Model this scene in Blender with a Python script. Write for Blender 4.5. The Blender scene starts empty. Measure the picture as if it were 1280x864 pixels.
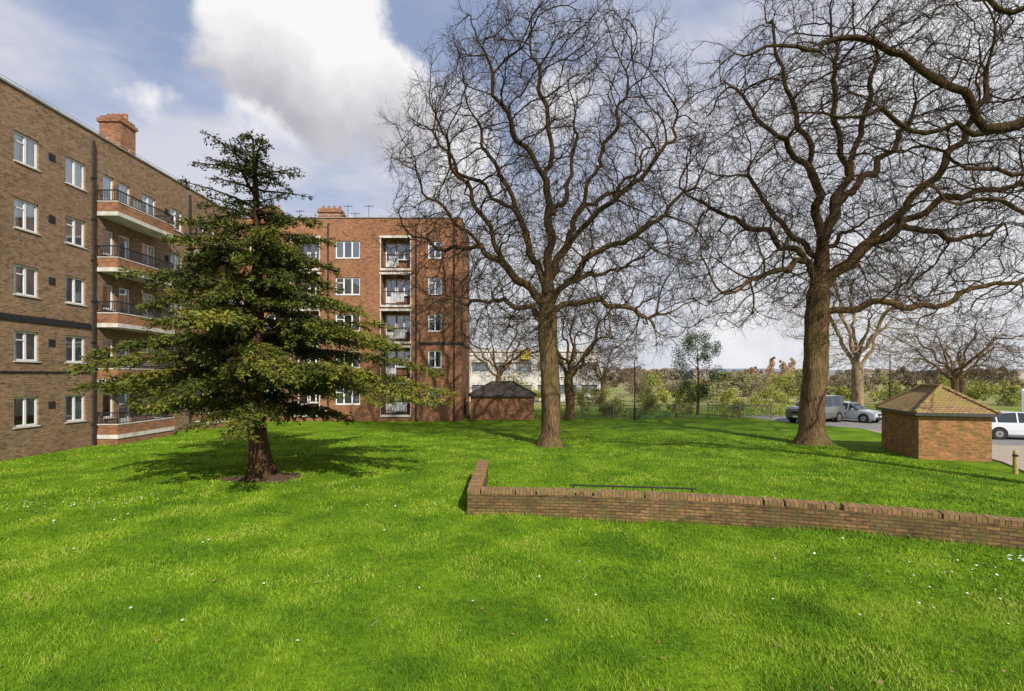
import bpy, math, random
import numpy as np
from mathutils import Vector, Matrix

random.seed(7)
scene = bpy.context.scene
coll = scene.collection

# ------------------------------------------------------------------ helpers
def link(o, parent=None):
    coll.objects.link(o)
    if parent is not None:
        o.parent = parent
    return o

def empty(name, loc=(0, 0, 0), rotz=0.0):
    e = bpy.data.objects.new(name, None)
    e.location = loc
    e.rotation_euler = (0, 0, rotz)
    e.empty_display_size = 0.5
    return link(e)

class NT:
    def __init__(self, tree):
        self.t = tree; self.n = tree.nodes; self.l = tree.links
    def node(self, typ, **kw):
        nd = self.n.new(typ)
        ins = kw.pop('ins', {})
        for k, v in kw.items():
            setattr(nd, k, v)
        for k, v in ins.items():
            if isinstance(v, bpy.types.NodeSocket):
                self.l.new(v, nd.inputs[k])
            else:
                nd.inputs[k].default_value = v
        return nd
    def math(self, op, a, b=0.0, clamp=False):
        nd = self.n.new('ShaderNodeMath'); nd.operation = op; nd.use_clamp = clamp
        for i, v in enumerate((a, b)):
            if isinstance(v, bpy.types.NodeSocket): self.l.new(v, nd.inputs[i])
            else: nd.inputs[i].default_value = v
        return nd.outputs[0]
    def mix(self, fac, a, b, blend='MIX'):
        nd = self.n.new('ShaderNodeMix'); nd.data_type = 'RGBA'; nd.blend_type = blend
        for i, v in ((0, fac), (6, a), (7, b)):
            if isinstance(v, bpy.types.NodeSocket): self.l.new(v, nd.inputs[i])
            else:
                if i and len(v) == 3: v = (*v, 1)
                nd.inputs[i].default_value = v
        return nd.outputs[2]
    def ramp(self, fac, stops):
        nd = self.n.new('ShaderNodeValToRGB')
        cr = nd.color_ramp
        while len(cr.elements) < len(stops): cr.elements.new(0.5)
        for e, (p, c) in zip(cr.elements, stops):
            e.position = p
            e.color = (*c, 1) if len(c) == 3 else c
        self.l.new(fac, nd.inputs[0])
        return nd.outputs[0]
    def maprange(self, v, a, b, c=0.0, d=1.0, smooth=True):
        nd = self.n.new('ShaderNodeMapRange')
        nd.interpolation_type = 'SMOOTHSTEP' if smooth else 'LINEAR'
        self.l.new(v, nd.inputs[0])
        for i, x in enumerate((a, b, c, d)): nd.inputs[i + 1].default_value = x
        return nd.outputs[0]

def new_mat(name):
    m = bpy.data.materials.new(name); m.use_nodes = True
    nt = NT(m.node_tree); bsdf = nt.n['Principled BSDF']
    return m, nt, bsdf

def simple(name, col, rough=0.7, col2=None, scale=5.0, bump=0.0, bscale=None, metallic=0.0, detail=3, spec=0.5, coord='Object'):
    m, nt, b = new_mat(name)
    tc = nt.node('ShaderNodeTexCoord')
    no = nt.node('ShaderNodeTexNoise', ins={'Vector': tc.outputs[coord], 'Scale': scale, 'Detail': detail, 'Roughness': 0.6})
    if col2 is None: col2 = tuple(c * 0.75 for c in col)
    c = nt.ramp(no.outputs[0], [(0.3, col2), (0.7, col)])
    nt.l.new(c, b.inputs['Base Color'])
    b.inputs['Roughness'].default_value = rough
    b.inputs['Metallic'].default_value = metallic
    b.inputs['Specular IOR Level'].default_value = spec
    if bump:
        n2 = nt.node('ShaderNodeTexNoise', ins={'Vector': tc.outputs[coord], 'Scale': bscale or scale * 3, 'Detail': 5})
        bp = nt.node('ShaderNodeBump', ins={'Height': n2.outputs[0], 'Strength': bump, 'Distance': 0.05})
        nt.l.new(bp.outputs[0], b.inputs['Normal'])
    return m

def brick_mat(name, c1, c2, mortar, stain=(0.5, 0.5, 0.5), bw=0.225, rh=0.075, stain_amt=0.5, moss=None, dark=None, bump=0.6, msize=.008, vamt=.6):
    m, nt, b = new_mat(name)
    tc = nt.node('ShaderNodeTexCoord')
    br = nt.node('ShaderNodeTexBrick', ins={'Vector': tc.outputs['UV'], 'Color1': (*c1, 1), 'Color2': (*c2, 1), 'Mortar': (*mortar, 1),
        'Scale': 1.0, 'Mortar Size': msize, 'Mortar Smooth': 0.3, 'Bias': 0.0, 'Brick Width': bw, 'Row Height': rh})
    n1 = nt.node('ShaderNodeTexNoise', ins={'Vector': tc.outputs['UV'], 'Scale': 0.33, 'Detail': 6, 'Roughness': 0.65})
    st = nt.ramp(n1.outputs[0], [(0.32, stain), (0.62, (1, 1, 1))])
    c = nt.mix(stain_amt, br.outputs[0], st, 'MULTIPLY')
    mp = nt.node('ShaderNodeMapping', ins={'Vector': tc.outputs['UV'], 'Scale': (5.5, 13.3, 1)})
    vo = nt.node('ShaderNodeTexVoronoi', ins={'Vector': mp.outputs[0], 'Scale': 1.0})
    hs = nt.ramp(vo.outputs['Color'], [(0.0, dark or (0.22, 0.21, 0.22)), (0.4, (1, 1, 1)), (1.0, (1.45, 1.3, 1.1))])
    c = nt.mix(vamt, c, hs, 'MULTIPLY')
    if moss:
        n3 = nt.node('ShaderNodeTexNoise', ins={'Vector': tc.outputs['UV'], 'Scale': 2.5, 'Detail': 6, 'Roughness': 0.7})
        mf = nt.ramp(n3.outputs[0], [(0.45, (0, 0, 0)), (0.62, (1, 1, 1))])
        c = nt.mix(nt.math('MULTIPLY', mf, 0.75), c, moss)
    nt.l.new(c, b.inputs['Base Color'])
    b.inputs['Roughness'].default_value = 0.9
    b.inputs['Specular IOR Level'].default_value = 0.2
    bp = nt.node('ShaderNodeBump', ins={'Height': br.outputs['Fac'], 'Strength': bump, 'Distance': 0.01}, invert=True)
    nt.l.new(bp.outputs[0], b.inputs['Normal'])
    return m

# ---- mesh builder with metric UVs
class MB:
    def __init__(self):
        self.v = []; self.f = []; self.uv = []; self.mi = []
    def quad(self, pts, uvs=None, mi=0):
        i = len(self.v)
        self.v += [tuple(p) for p in pts]
        self.f.append(tuple(range(i, i + len(pts))))
        if uvs is None:
            a, b_, c = Vector(pts[0]), Vector(pts[1]), Vector(pts[2])
            n = (b_ - a).cross(c - a)
            if n.length > 0: n.normalize()
            if abs(n.z) > 0.9: uvs = [(p[0], p[1]) for p in pts]
            else:
                t = Vector((-n.y, n.x, 0)); t.normalize()
                uvs = [(p[0] * t.x + p[1] * t.y, p[2]) for p in pts]
        self.uv += uvs; self.mi.append(mi)
    def obox(self, O, U, N, u0, u1, v0, v1, n0, n1, mi=0):
        O = Vector(O); U = Vector(U); N = Vector(N); Z = Vector((0, 0, 1))
        P = lambda u, v, n: O + U * u + Z * v + N * n
        c = [P(u, v, n) for n in (n0, n1) for v in (v0, v1) for u in (u0, u1)]
        idx = [(0, 1, 3, 2), (5, 4, 6, 7), (4, 0, 2, 6), (1, 5, 7, 3), (2, 3, 7, 6), (4, 5, 1, 0)]
        for k, q in enumerate(idx):
            self.quad([c[j] for j in q], mi=mi)
    def box(self, a, b, mi=0):
        self.obox((0, 0, 0), (1, 0, 0), (0, 1, 0), a[0], b[0], a[2], b[2], a[1], b[1], mi)
    def cyl(self, p0, p1, r0, r1=None, n=10, mi=0, cap=True):
        p0 = Vector(p0); p1 = Vector(p1); r1 = r0 if r1 is None else r1
        d = (p1 - p0).normalized()
        a = d.orthogonal().normalized(); b = d.cross(a)
        R0 = [p0 + (a * math.cos(t) + b * math.sin(t)) * r0 for t in [2 * math.pi * k / n for k in range(n)]]
        R1 = [p1 + (a * math.cos(t) + b * math.sin(t)) * r1 for t in [2 * math.pi * k / n for k in range(n)]]
        for k in range(n):
            j = (k + 1) % n
            self.quad([R0[k], R0[j], R1[j], R1[k]], mi=mi)
        if cap:
            self.quad(R0[::-1], [(p.x, p.y) for p in R0], mi=mi); self.quad(R1, [(p.x, p.y) for p in R1], mi=mi)
    def obj(self, name, mats, parent=None, smooth=False):
        me = bpy.data.meshes.new(name)
        me.from_pydata(self.v, [], self.f)
        uvl = me.uv_layers.new(name='UVMap')
        flat = np.array(self.uv, dtype=np.float32).reshape(-1)
        uvl.data.foreach_set('uv', flat)
        if not isinstance(mats, (list, tuple)): mats = [mats]
        for m in mats: me.materials.append(m)
        me.polygons.foreach_set('material_index', self.mi)
        if smooth: me.polygons.foreach_set('use_smooth', [True] * len(me.polygons))
        me.update()
        o = bpy.data.objects.new(name, me)
        return link(o, parent)

def np_mesh(name, verts, facegroups, mats, parent=None, rnd=None, smooth=False, loc=None):
    me = bpy.data.meshes.new(name)
    verts = np.asarray(verts, dtype=np.float32)
    me.vertices.add(len(verts)); me.vertices.foreach_set('co', verts.reshape(-1))
    loops = np.concatenate([g.reshape(-1) for g, _ in facegroups]).astype(np.int32)
    starts = []; mi = []; s = 0
    for g, m in facegroups:
        k = g.shape[1]
        starts.append(s + np.arange(len(g)) * k); s += g.size
        mi.append(np.full(len(g), m))
    starts = np.concatenate(starts).astype(np.int32); mi = np.concatenate(mi).astype(np.int32)
    me.loops.add(len(loops)); me.loops.foreach_set('vertex_index', loops)
    me.polygons.add(len(starts)); me.polygons.foreach_set('loop_start', starts)
    me.update(calc_edges=True)
    if not isinstance(mats, (list, tuple)): mats = [mats]
    for m in mats: me.materials.append(m)
    me.polygons.foreach_set('material_index', mi)
    if smooth is True: me.polygons.foreach_set('use_smooth', np.ones(len(starts), dtype=bool))
    elif smooth is not False: me.polygons.foreach_set('use_smooth', mi == smooth)
    if rnd is not None:
        at = me.attributes.new('rnd', 'FLOAT', 'POINT'); at.data.foreach_set('value', np.asarray(rnd, dtype=np.float32))
    me.validate()
    o = bpy.data.objects.new(name, me)
    if loc is not None: o.location = loc
    return link(o, parent)

# ------------------------------------------------------------------ materials
def veg_mat(name, stops, rough=0.6, transl=0.25, nscale=0.5, vary=0.5, detail=3, lo=.3, hi=.7):
    m, nt, b = new_mat(name)
    at = nt.node('ShaderNodeAttribute', attribute_name='rnd')
    tc = nt.node('ShaderNodeTexCoord')
    no = nt.node('ShaderNodeTexNoise', ins={'Vector': tc.outputs['Object'], 'Scale': nscale, 'Detail': detail})
    f = nt.math('ADD', nt.math('MULTIPLY', at.outputs['Fac'], 1 - vary), nt.math('MULTIPLY', nt.maprange(no.outputs[0], lo, hi), vary))
    c = nt.ramp(f, stops)
    nt.l.new(c, b.inputs['Base Color'])
    b.inputs['Roughness'].default_value = rough
    b.inputs['Specular IOR Level'].default_value = 0.2
    if transl:
        tr = nt.node('ShaderNodeBsdfTranslucent'); nt.l.new(c, tr.inputs[0])
        mx = nt.node('ShaderNodeMixShader'); mx.inputs[0].default_value = transl
        nt.l.new(b.outputs[0], mx.inputs[1]); nt.l.new(tr.outputs[0], mx.inputs[2])
        nt.l.new(mx.outputs[0], nt.n['Material Output'].inputs[0])
    return m

M_blade = veg_mat('grass_blades', [(0.0, (0.045, 0.10, 0.006)), (0.35, (0.105, 0.215, 0.009)), (0.7, (0.215, 0.345, 0.014)), (1.0, (0.40, 0.41, 0.09))], nscale=0.75, transl=0, vary=.6, detail=5, lo=.34, hi=.66)

def ground_mat():
    m, nt, b = new_mat('grass_ground')
    g = nt.node('ShaderNodeNewGeometry')
    n1 = nt.node('ShaderNodeTexNoise', ins={'Vector': g.outputs['Position'], 'Scale': 0.6, 'Detail': 6, 'Roughness': 0.65})
    n2 = nt.node('ShaderNodeTexNoise', ins={'Vector': g.outputs['Position'], 'Scale': 8.0, 'Detail': 5, 'Roughness': 0.7})
    n3 = nt.node('ShaderNodeTexNoise', ins={'Vector': g.outputs['Position'], 'Scale': 0.03, 'Detail': 3})
    c = nt.ramp(n1.outputs[0], [(0.3, (0.06, 0.14, 0.006)), (0.5, (0.135, 0.25, 0.010)), (0.7, (0.225, 0.345, 0.016))])
    f = nt.ramp(n2.outputs[0], [(0.3, (0.45, 0.5, 0.45)), (0.65, (1.15, 1.1, 1.0))])
    c = nt.mix(0.8, c, f, 'MULTIPLY')
    sx = nt.node('ShaderNodeSeparateXYZ', ins={0: g.outputs['Position']})
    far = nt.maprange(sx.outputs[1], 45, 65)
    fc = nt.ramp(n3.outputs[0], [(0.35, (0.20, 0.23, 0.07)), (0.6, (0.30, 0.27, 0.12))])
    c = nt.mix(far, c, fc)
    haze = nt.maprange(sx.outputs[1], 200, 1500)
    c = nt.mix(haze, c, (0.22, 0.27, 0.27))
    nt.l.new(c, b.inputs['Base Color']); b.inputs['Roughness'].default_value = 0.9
    b.inputs['Specular IOR Level'].default_value = 0.1
    bp = nt.node('ShaderNodeBump', ins={'Height': n2.outputs[0], 'Strength': 0.7, 'Distance': 0.08})
    nt.l.new(bp.outputs[0], b.inputs['Normal'])
    return m
M_ground = ground_mat()

M_brickL = brick_mat('brick_brown', (0.30, 0.185, 0.105), (0.175, 0.105, 0.065), (0.34, 0.28, 0.20), stain=(0.66, 0.6, 0.56))
M_brickF = brick_mat('brick_red_brown', (0.38, 0.17, 0.085), (0.22, 0.098, 0.056), (0.34, 0.25, 0.17), stain=(0.55, 0.47, 0.42))
M_brickS = brick_mat('brick_orange', (0.50, 0.25, 0.10), (0.34, 0.15, 0.06), (0.34, 0.27, 0.18), stain=(0.6, 0.5, 0.4), moss=(0.14, 0.12, 0.04))
M_brickW = brick_mat('brick_old_wall', (0.34, 0.20, 0.085), (0.18, 0.105, 0.055), (0.10, 0.085, 0.06), stain=(0.32, 0.30, 0.24), moss=(0.12, 0.11, 0.035), bump=1.0, stain_amt=.8, msize=.011)
M_white = simple('white_paint', (0.82, 0.82, 0.81), 0.5, (0.74, 0.74, 0.73), 3)
M_conc = simple('painted_concrete', (0.70, 0.67, 0.62), 0.8, (0.44, 0.41, 0.37), 2.0, bump=0.2)
M_cop = simple('weathered_coping', (0.30, 0.27, 0.23), 0.9, (0.18, 0.16, 0.14), 2.0)
M_dark = simple('black_metal', (0.02, 0.02, 0.022), 0.6, (0.03, 0.03, 0.03), 5, spec=.2)
M_band = simple('dark_band', (0.035, 0.035, 0.04), 0.7, (0.02, 0.02, 0.022), 5, spec=.2)
M_roof = simple('roof_felt', (0.12, 0.12, 0.12), 0.9)
M_room = simple('dark_interior', (0.11, 0.11, 0.12), 0.9)
M_curt = simple('net_curtain', (0.78, 0.80, 0.83), 0.9, (0.55, 0.57, 0.61), 1.2)
M_terra = simple('terracotta', (0.40, 0.17, 0.09), 0.8)
M_soil = simple('soil', (0.13, 0.075, 0.045), 1.0, (0.055, 0.035, 0.02), 6, bump=0.8, bscale=25)
M_asph = simple('asphalt', (0.26, 0.25, 0.24), 0.9, (0.18, 0.175, 0.17), 1.5, bump=0.2, bscale=60)
M_path = simple('path_gravel', (0.46, 0.39, 0.30), 0.95, (0.34, 0.29, 0.22), 3, bump=0.4, bscale=60)
M_kerb = simple('kerb_stone', (0.42, 0.40, 0.37), 0.9, (0.3, 0.29, 0.27), 4)
M_ivory = simple('ivory_wall', (0.72, 0.70, 0.66), 0.8, (0.6, 0.58, 0.55), 1)
M_yellow = simple('yellow_sign', (0.75, 0.6, 0.05), 0.6)

def glass_mat():
    m, nt, b = new_mat('window_glass')
    gl = nt.node('ShaderNodeBsdfGlossy'); gl.inputs['Roughness'].default_value = 0.03; gl.inputs['Color'].default_value = (0.88, 0.94, 1, 1)
    tr = nt.node('ShaderNodeBsdfTransparent'); tr.inputs[0].default_value = (0.88, 0.91, 0.94, 1)
    lw = nt.node('ShaderNodeFresnel'); lw.inputs[0].default_value = 1.5
    f = nt.math('ADD', lw.outputs[0], 0.22, True)
    mx = nt.node('ShaderNodeMixShader', ins={0: f})
    nt.l.new(tr.outputs[0], mx.inputs[1]); nt.l.new(gl.outputs[0], mx.inputs[2])
    nt.l.new(mx.outputs[0], nt.n['Material Output'].inputs[0])
    return m
M_glass = glass_mat()

def bark_mat(name, c1, c2, moss, mossamt=0.5, hi=0.5):
    m, nt, b = new_mat(name)
    tc = nt.node('ShaderNodeTexCoord')
    mp = nt.node('ShaderNodeMapping', ins={'Vector': tc.outputs['Object'], 'Scale': (9, 9, 1.6)})
    n1 = nt.node('ShaderNodeTexNoise', ins={'Vector': mp.outputs[0], 'Scale': 1.6, 'Detail': 5, 'Roughness': 0.7})
    n2 = nt.node('ShaderNodeTexNoise', ins={'Vector': tc.outputs['Object'], 'Scale': 0.7, 'Detail': 3})
    c = nt.ramp(n1.outputs[0], [(0.36, c2), (0.6, c1)])
    f = nt.math('MULTIPLY', nt.maprange(n2.outputs[0], 0.42, 0.62), mossamt)
    c = nt.mix(f, c, moss)
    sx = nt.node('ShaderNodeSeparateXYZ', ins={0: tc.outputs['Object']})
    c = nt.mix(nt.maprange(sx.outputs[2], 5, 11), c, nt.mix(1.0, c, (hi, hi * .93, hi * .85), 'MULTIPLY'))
    nt.l.new(c, b.inputs['Base Color']); b.inputs['Roughness'].default_value = 0.95
    b.inputs['Specular IOR Level'].default_value = 0.1
    bp = nt.node('ShaderNodeBump', ins={'Height': n1.outputs[0], 'Strength': 1.0, 'Distance': 0.10})
    nt.l.new(bp.outputs[0], b.inputs['Normal'])
    return m
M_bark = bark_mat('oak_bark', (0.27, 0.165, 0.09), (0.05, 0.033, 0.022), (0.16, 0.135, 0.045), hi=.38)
M_barkp = bark_mat('pale_bark', (0.46, 0.34, 0.20), (0.24, 0.17, 0.10), (0.2, 0.2, 0.1), 0.3, hi=.8)
M_barkd = bark_mat('yew_bark', (0.17, 0.085, 0.05), (0.045, 0.025, 0.018), (0.08, 0.06, 0.02))
M_twig = simple('oak_twigs', (0.062, 0.045, 0.034), 0.9, (0.04, 0.03, 0.024), 0.6, detail=0, spec=.1)
M_twigp = simple('pale_twigs', (0.20, 0.15, 0.10), 0.9, (0.13, 0.10, 0.07), 0.6, detail=0, spec=.1)
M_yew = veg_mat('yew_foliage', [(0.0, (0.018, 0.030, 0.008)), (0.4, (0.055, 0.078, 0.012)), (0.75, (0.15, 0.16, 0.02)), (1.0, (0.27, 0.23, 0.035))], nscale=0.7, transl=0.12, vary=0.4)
M_ever = veg_mat('evergreen_foliage', [(0.0, (0.02, 0.04, 0.012)), (0.6, (0.05, 0.09, 0.02)), (1.0, (0.11, 0.15, 0.03))], nscale=0.8, transl=0)
M_shrub = veg_mat('shrub_foliage', [(0.0, (0.12, 0.10, 0.04)), (0.4, (0.20, 0.22, 0.045)), (0.8, (0.36, 0.37, 0.07)), (1.0, (0.42, 0.33, 0.14))], nscale=0.25, transl=0, vary=0.7)
M_brush = veg_mat('distant_twiggy_foliage', [(0.0, (0.15, 0.11, 0.08)), (0.5, (0.26, 0.20, 0.14)), (0.8, (0.23, 0.24, 0.10)), (1.0, (0.36, 0.25, 0.14))], nscale=0.06, transl=0, vary=0.75)
M_popl = veg_mat('poplar_twigs', [(0.0, (0.32, 0.22, 0.13)), (1.0, (0.50, 0.35, 0.20))], nscale=0.3, transl=0)

# ------------------------------------------------------------------ terrain
def gh(x, y):
    x = np.asarray(x, dtype=float); y = np.asarray(y, dtype=float)
    h = 0.05 * np.sin(0.31 * x + 1.3) * np.cos(0.27 * y + 0.4) + 0.03 * np.sin(0.9 * x + 0.7 * y) + 0.02 * np.sin(1.7 * x - 1.1 * y + 2)
    fade = np.clip((15 - x) / 3, 0, 1) * np.clip((36 - y) / 4, 0, 1) * np.clip((x + 19) / 3, 0, 1)
    return h * fade
xs = np.concatenate([-np.geomspace(6000, 42, 14), np.arange(-40, 40.1, 0.8), np.geomspace(42, 6000, 14)])
ys = np.concatenate([[-400, -120, -40, -15], np.arange(-6, 50.1, 0.8), np.geomspace(52, 7000, 26)])
X, Y = np.meshgrid(xs, ys)
V = np.stack([X.ravel(), Y.ravel(), gh(X, Y).ravel()], 1)
nx, ny = len(xs), len(ys)
i, j = np.meshgrid(np.arange(nx - 1), np.arange(ny - 1))
a = (j * nx + i).ravel()
F = np.stack([a, a + 1, a + nx + 1, a + nx], 1)
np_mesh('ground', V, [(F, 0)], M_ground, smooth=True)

# grass blades
rng = np.random.default_rng(3)
def vnoise(x, y, s, seed):
    r = np.random.default_rng(seed)
    out = np.zeros_like(x)
    for k in range(6):
        a_, b_, p = r.normal(size=2) * s, r.normal(size=2) * s, r.uniform(0, 6.28, 2)
        out += np.sin(a_[0] * x + a_[1] * y + p[0]) * np.sin(b_[0] * x + b_[1] * y + p[1])
    return out / 3
wallpts = [(-1.1, 12.6), (1.5, 12.4), (3.9, 11.95), (6.4, 11.25), (8.4, 10.5), (9.9, 9.75), (11.5, 8.7), (13.2, 7.4)]
def make_blades(d0, d1, dens, w, h):
    n = int(dens * (d1 * d1 - d0 * d0) / 2 * 2.2)
    d = np.sqrt(rng.uniform(d0 * d0, d1 * d1, n)); x = rng.uniform(-1.1, 1.1, n) * d
    cl = vnoise(x, d, 2.2, 5) ; cl2 = vnoise(x, d, 7, 6); cl3 = vnoise(x, d, 16, 8)
    keep = (rng.uniform(0, 1, n) < 0.8 + 0.35 * cl2 + .25 * cl3) & (x > -20.2) & (x < 16.5 + 0 * d)
    for (tx, ty, tr) in ((-8.6, 17.2, 1.1), (1.85, 24.7, .8), (15, 25.6, .9)):
        keep &= np.hypot(x - tx, (d - ty)) > tr * (0.8 + 0.35 * rng.uniform(0, 1, n))
    wx = np.array([p[0] for p in wallpts]); wy = np.array([p[1] for p in wallpts])
    yy = np.interp(x, wx, wy)
    keep &= ~((x > -1.15) & (d > yy - 0.02) & (d < yy + 0.36))
    keep &= ~((np.abs(x + 0.95) < 0.19) & (d > 12.5) & (d < 17.1))
    x, d, cl, cl3 = x[keep], d[keep], cl[keep], cl3[keep]; n = len(x)
    z = gh(x, d) - 0.004
    # taller unmown tufts against the wall
    yy = np.interp(x, wx, wy); nearw = (x > -1.3) & (d < yy) & (d > yy - .16)
    H = h * rng.uniform(0.5, 1.3, n) * (1 + 0.35 * cl + .25 * cl3) * np.where(nearw, 1.9, 1); W = w * rng.uniform(0.6, 1.3, n)
    th = rng.uniform(0, 2 * np.pi, n); lean = rng.uniform(0.2, 1.1, n) * H; la = rng.uniform(0, 2 * np.pi, n)
    p0 = np.stack([x - np.cos(th) * W, d - np.sin(th) * W, z], 1)
    p1 = np.stack([x + np.cos(th) * W, d + np.sin(th) * W, z], 1)
    p2 = np.stack([x + np.cos(la) * lean, d + np.sin(la) * lean, z + H], 1)
    r = np.clip(rng.normal(0.45, 0.26, n), 0, 0.92); r[rng.uniform(0, 1, n) < 0.03] = 1.4
    return np.stack([p0, p1, p2], 1).reshape(-1, 3), np.repeat(r, 3)
parts = [make_blades(4.2, 8, 2600, .0052, .062), make_blades(8, 13, 1100, .0075, .062), make_blades(13, 20, 380, .012, .065), make_blades(20, 30, 110, .02, .07)]
V = np.concatenate([p[0] for p in parts]); R = np.concatenate([p[1] for p in parts])
np_mesh('lawn_grass', V, [(np.arange(len(V)).reshape(-1, 3), 0)], M_blade, rnd=R)

def scatter_flat(name, pts, s0, s1, mat, zoff=0.05, k=5):
    mb = MB()
    for (x, y) in pts:
        s = random.uniform(s0, s1); z = float(gh(x, y)) + zoff * random.uniform(0.8, 1.2); a0 = random.uniform(0, 6)
        tx, ty = random.uniform(-.3, .3), random.uniform(-.5, .1)
        ps = []
        for q in range(k):
            t = a0 + q * 2 * math.pi / k; rr = s * random.uniform(0.6, 1)
            dx, dy = math.cos(t) * rr, math.sin(t) * rr
            ps.append((x + dx, y + dy, z + tx * dx - ty * dy))
        mb.quad(ps, [(p[0], p[1]) for p in ps])
    return mb.obj(name, mat)
pts = []
for cx, cy, n, s in ((-10.5, 13.5, 40, 1.0), (-13, 13.2, 40, 0.9), (-5, 14.5, 30, 2.0), (-9, 10.5, 14, 2.0), (-4, 7, 12, 2.5), (4, 8, 26, 3.0), (2, 13.5, 10, 3), (7.5, 8.6, 20, 1.2), (-12, 16, 20, 2.5)):
    for _ in range(n): pts.append((random.gauss(cx, s), random.gauss(cy, s * 0.6)))
pts = [p for p in pts if p[1] > 4.5]
scatter_flat('daisies', pts, 0.012, 0.030, M_white, .066)
pts = [(random.uniform(-9, 9), random.uniform(4.8, 22)) for _ in range(260)]
M_leaf = simple('dead_leaf', (0.34, 0.22, 0.09), 0.8, (0.15, 0.08, 0.04), 3)
scatter_flat('fallen_leaves', pts, 0.012, 0.04, M_leaf, 0.058, 4)
pts = [(random.gauss(9.15, .16), random.gauss(9.05, .12)) for _ in range(16)]
scatter_flat('paper_litter', pts, 0.02, 0.05, simple('paper', (0.7, 0.75, 0.85), 0.8), 0.07, 4)
mb = MB()
for (x, y, a, L) in ((1.15, 8.4, 1.2, .45), (-3.2, 8.3, .3, .16), (-1.9, 6.9, 1.4, .25)):
    z = float(gh(x, y)) + 0.06
    mx = (x + math.cos(a) * L * .5 + .03, y + math.sin(a) * L * .5, z + .015)
    mb.cyl((x, y, z), mx, .005, .004, 5); mb.cyl(mx, (x + math.cos(a + .2) * L, y + math.sin(a + .2) * L, z), .004, .002, 5)
mb.obj('fallen_sticks', simple('dry_stick', (0.4, 0.33, 0.2), 0.8))

def soil_patch(cx, cy, r, sq=0.6, hgt=.16):
    mb = MB(); n = 40; ring = []
    for q in range(n):
        t = 2 * math.pi * q / n
        rr = r * (1 + 0.18 * math.sin(3 * t + cx) + 0.1 * math.sin(7 * t + 1) + random.uniform(-.06, .06))
        ring.append((cx + math.cos(t) * rr, cy + math.sin(t) * rr * sq))
    for q in range(n):
        p, p2 = ring[q], ring[(q + 1) % n]
        a_ = (cx, cy, float(gh(cx, cy)) + hgt)
        def L(p, f, up): 
            x = cx + (p[0] - cx) * f; y = cy + (p[1] - cy) * f
            return (x, y, float(gh(x, y)) + up)
        mb.quad([a_, L(p, .5, hgt * .6), L(p2, .5, hgt * .6)])
        mb.quad([L(p, .5, hgt * .6), L(p, 1, .012), L(p2, 1, .012), L(p2, .5, hgt * .6)])
    return mb
soil_patch(-8.3, 17.2, 1.3).obj('soil_patch', M_soil, smooth=True)
soil_patch(1.85, 24.7, .8, hgt=.08).obj('soil_patch', M_soil, smooth=True)
soil_patch(15, 25.6, .9, hgt=.08).obj('soil_patch', M_soil, smooth=True)

# ------------------------------------------------------------------ roads
def poly(name, pts, z, mat):
    mb = MB(); mb.quad([(p[0], p[1], z) for p in pts], [(p[0], p[1]) for p in pts]); return mb.obj(name, mat)
edge = [(16.2, 10), (17.0, 16), (19.3, 20), (20.6, 24.6), (22.3, 30), (22.6, 36.5)]
poly('car_park', [(22.5, 33), (20.3, 36.5), (19, 44), (60, 44), (60, 25), (24, 25)], 0.008, M_asph)
poly('path', [(16.2, 10), (17.0, 16), (19.3, 20), (20.6, 24.6), (22.45, 32.6), (60, 24), (60, 4), (16.2, 4)], 0.004, M_path)
mb = MB()
for p, q in zip(edge[:-2], edge[1:-1]):
    p, q = Vector((*p, 0)), Vector((*q, 0)); U = (q - p); L = U.length; U.normalize(); N = Vector((-U.y, U.x, 0))
    mb.obox(p, U, N, 0, L - .01, -.1, .06, 0, .12)
mb.obj('kerb', M_kerb)

# ------------------------------------------------------------------ low brick wall
def smooth_poly(pts, n=6):
    out = []
    P = [pts[0]] + list(pts) + [pts[-1]]
    for k in range(1, len(P) - 2):
        for s in range(n):
            t = s / n
            q = []
            for c in range(2):
                p0, p1, p2, p3 = P[k - 1][c], P[k][c], P[k + 1][c], P[k + 2][c]
                q.append(0.5 * (2 * p1 + (p2 - p0) * t + (2 * p0 - 5 * p1 + 4 * p2 - p3) * t * t + (3 * p1 - p0 - 3 * p2 + p3) * t ** 3))
            out.append(tuple(q))
    out.append(pts[-1]); return out
def strip_wall(mb, pts, z0, z1, n0, n1, s0=0):
    P = [Vector((p[0], p[1], 0)) for p in pts]
    N = []
    for k in range(len(P)):
        d = (P[min(k + 1, len(P) - 1)] - P[max(k - 1, 0)]).normalized(); N.append(Vector((-d.y, d.x, 0)))
    s = s0; Z = Vector((0, 0, 1))
    for k in range(len(P) - 1):
        L = (P[k + 1] - P[k]).length
        a0, a1 = P[k] + N[k] * n0, P[k + 1] + N[k + 1] * n0
        b0, b1 = P[k] + N[k] * n1, P[k + 1] + N[k + 1] * n1
        mb.quad([a0 + Z * z0, a1 + Z * z0, a1 + Z * z1, a0 + Z * z1], [(s, z0), (s + L, z0), (s + L, z1), (s, z1)])
        mb.quad([b1 + Z * z0, b0 + Z * z0, b0 + Z * z1, b1 + Z * z1], [(s + L, z0), (s, z0), (s, z1), (s + L, z1)])
        mb.quad([a0 + Z * z1, a1 + Z * z1, b1 + Z * z1, b0 + Z * z1], [(s, 0.01), (s + L, 0.01), (s + L, .23), (s, .23)])
        s += L
    for (a_, b_, k) in ((P[0] + N[0] * n0, P[0] + N[0] * n1, 0), (P[-1] + N[-1] * n0, P[-1] + N[-1] * n1, 1)):
        q = [b_ + Z * z0, a_ + Z * z0, a_ + Z * z1, b_ + Z * z1]
        if k: q = q[::-1]
        mb.quad(q)
gw = empty('garden_wall')
front = smooth_poly(wallpts)
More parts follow.
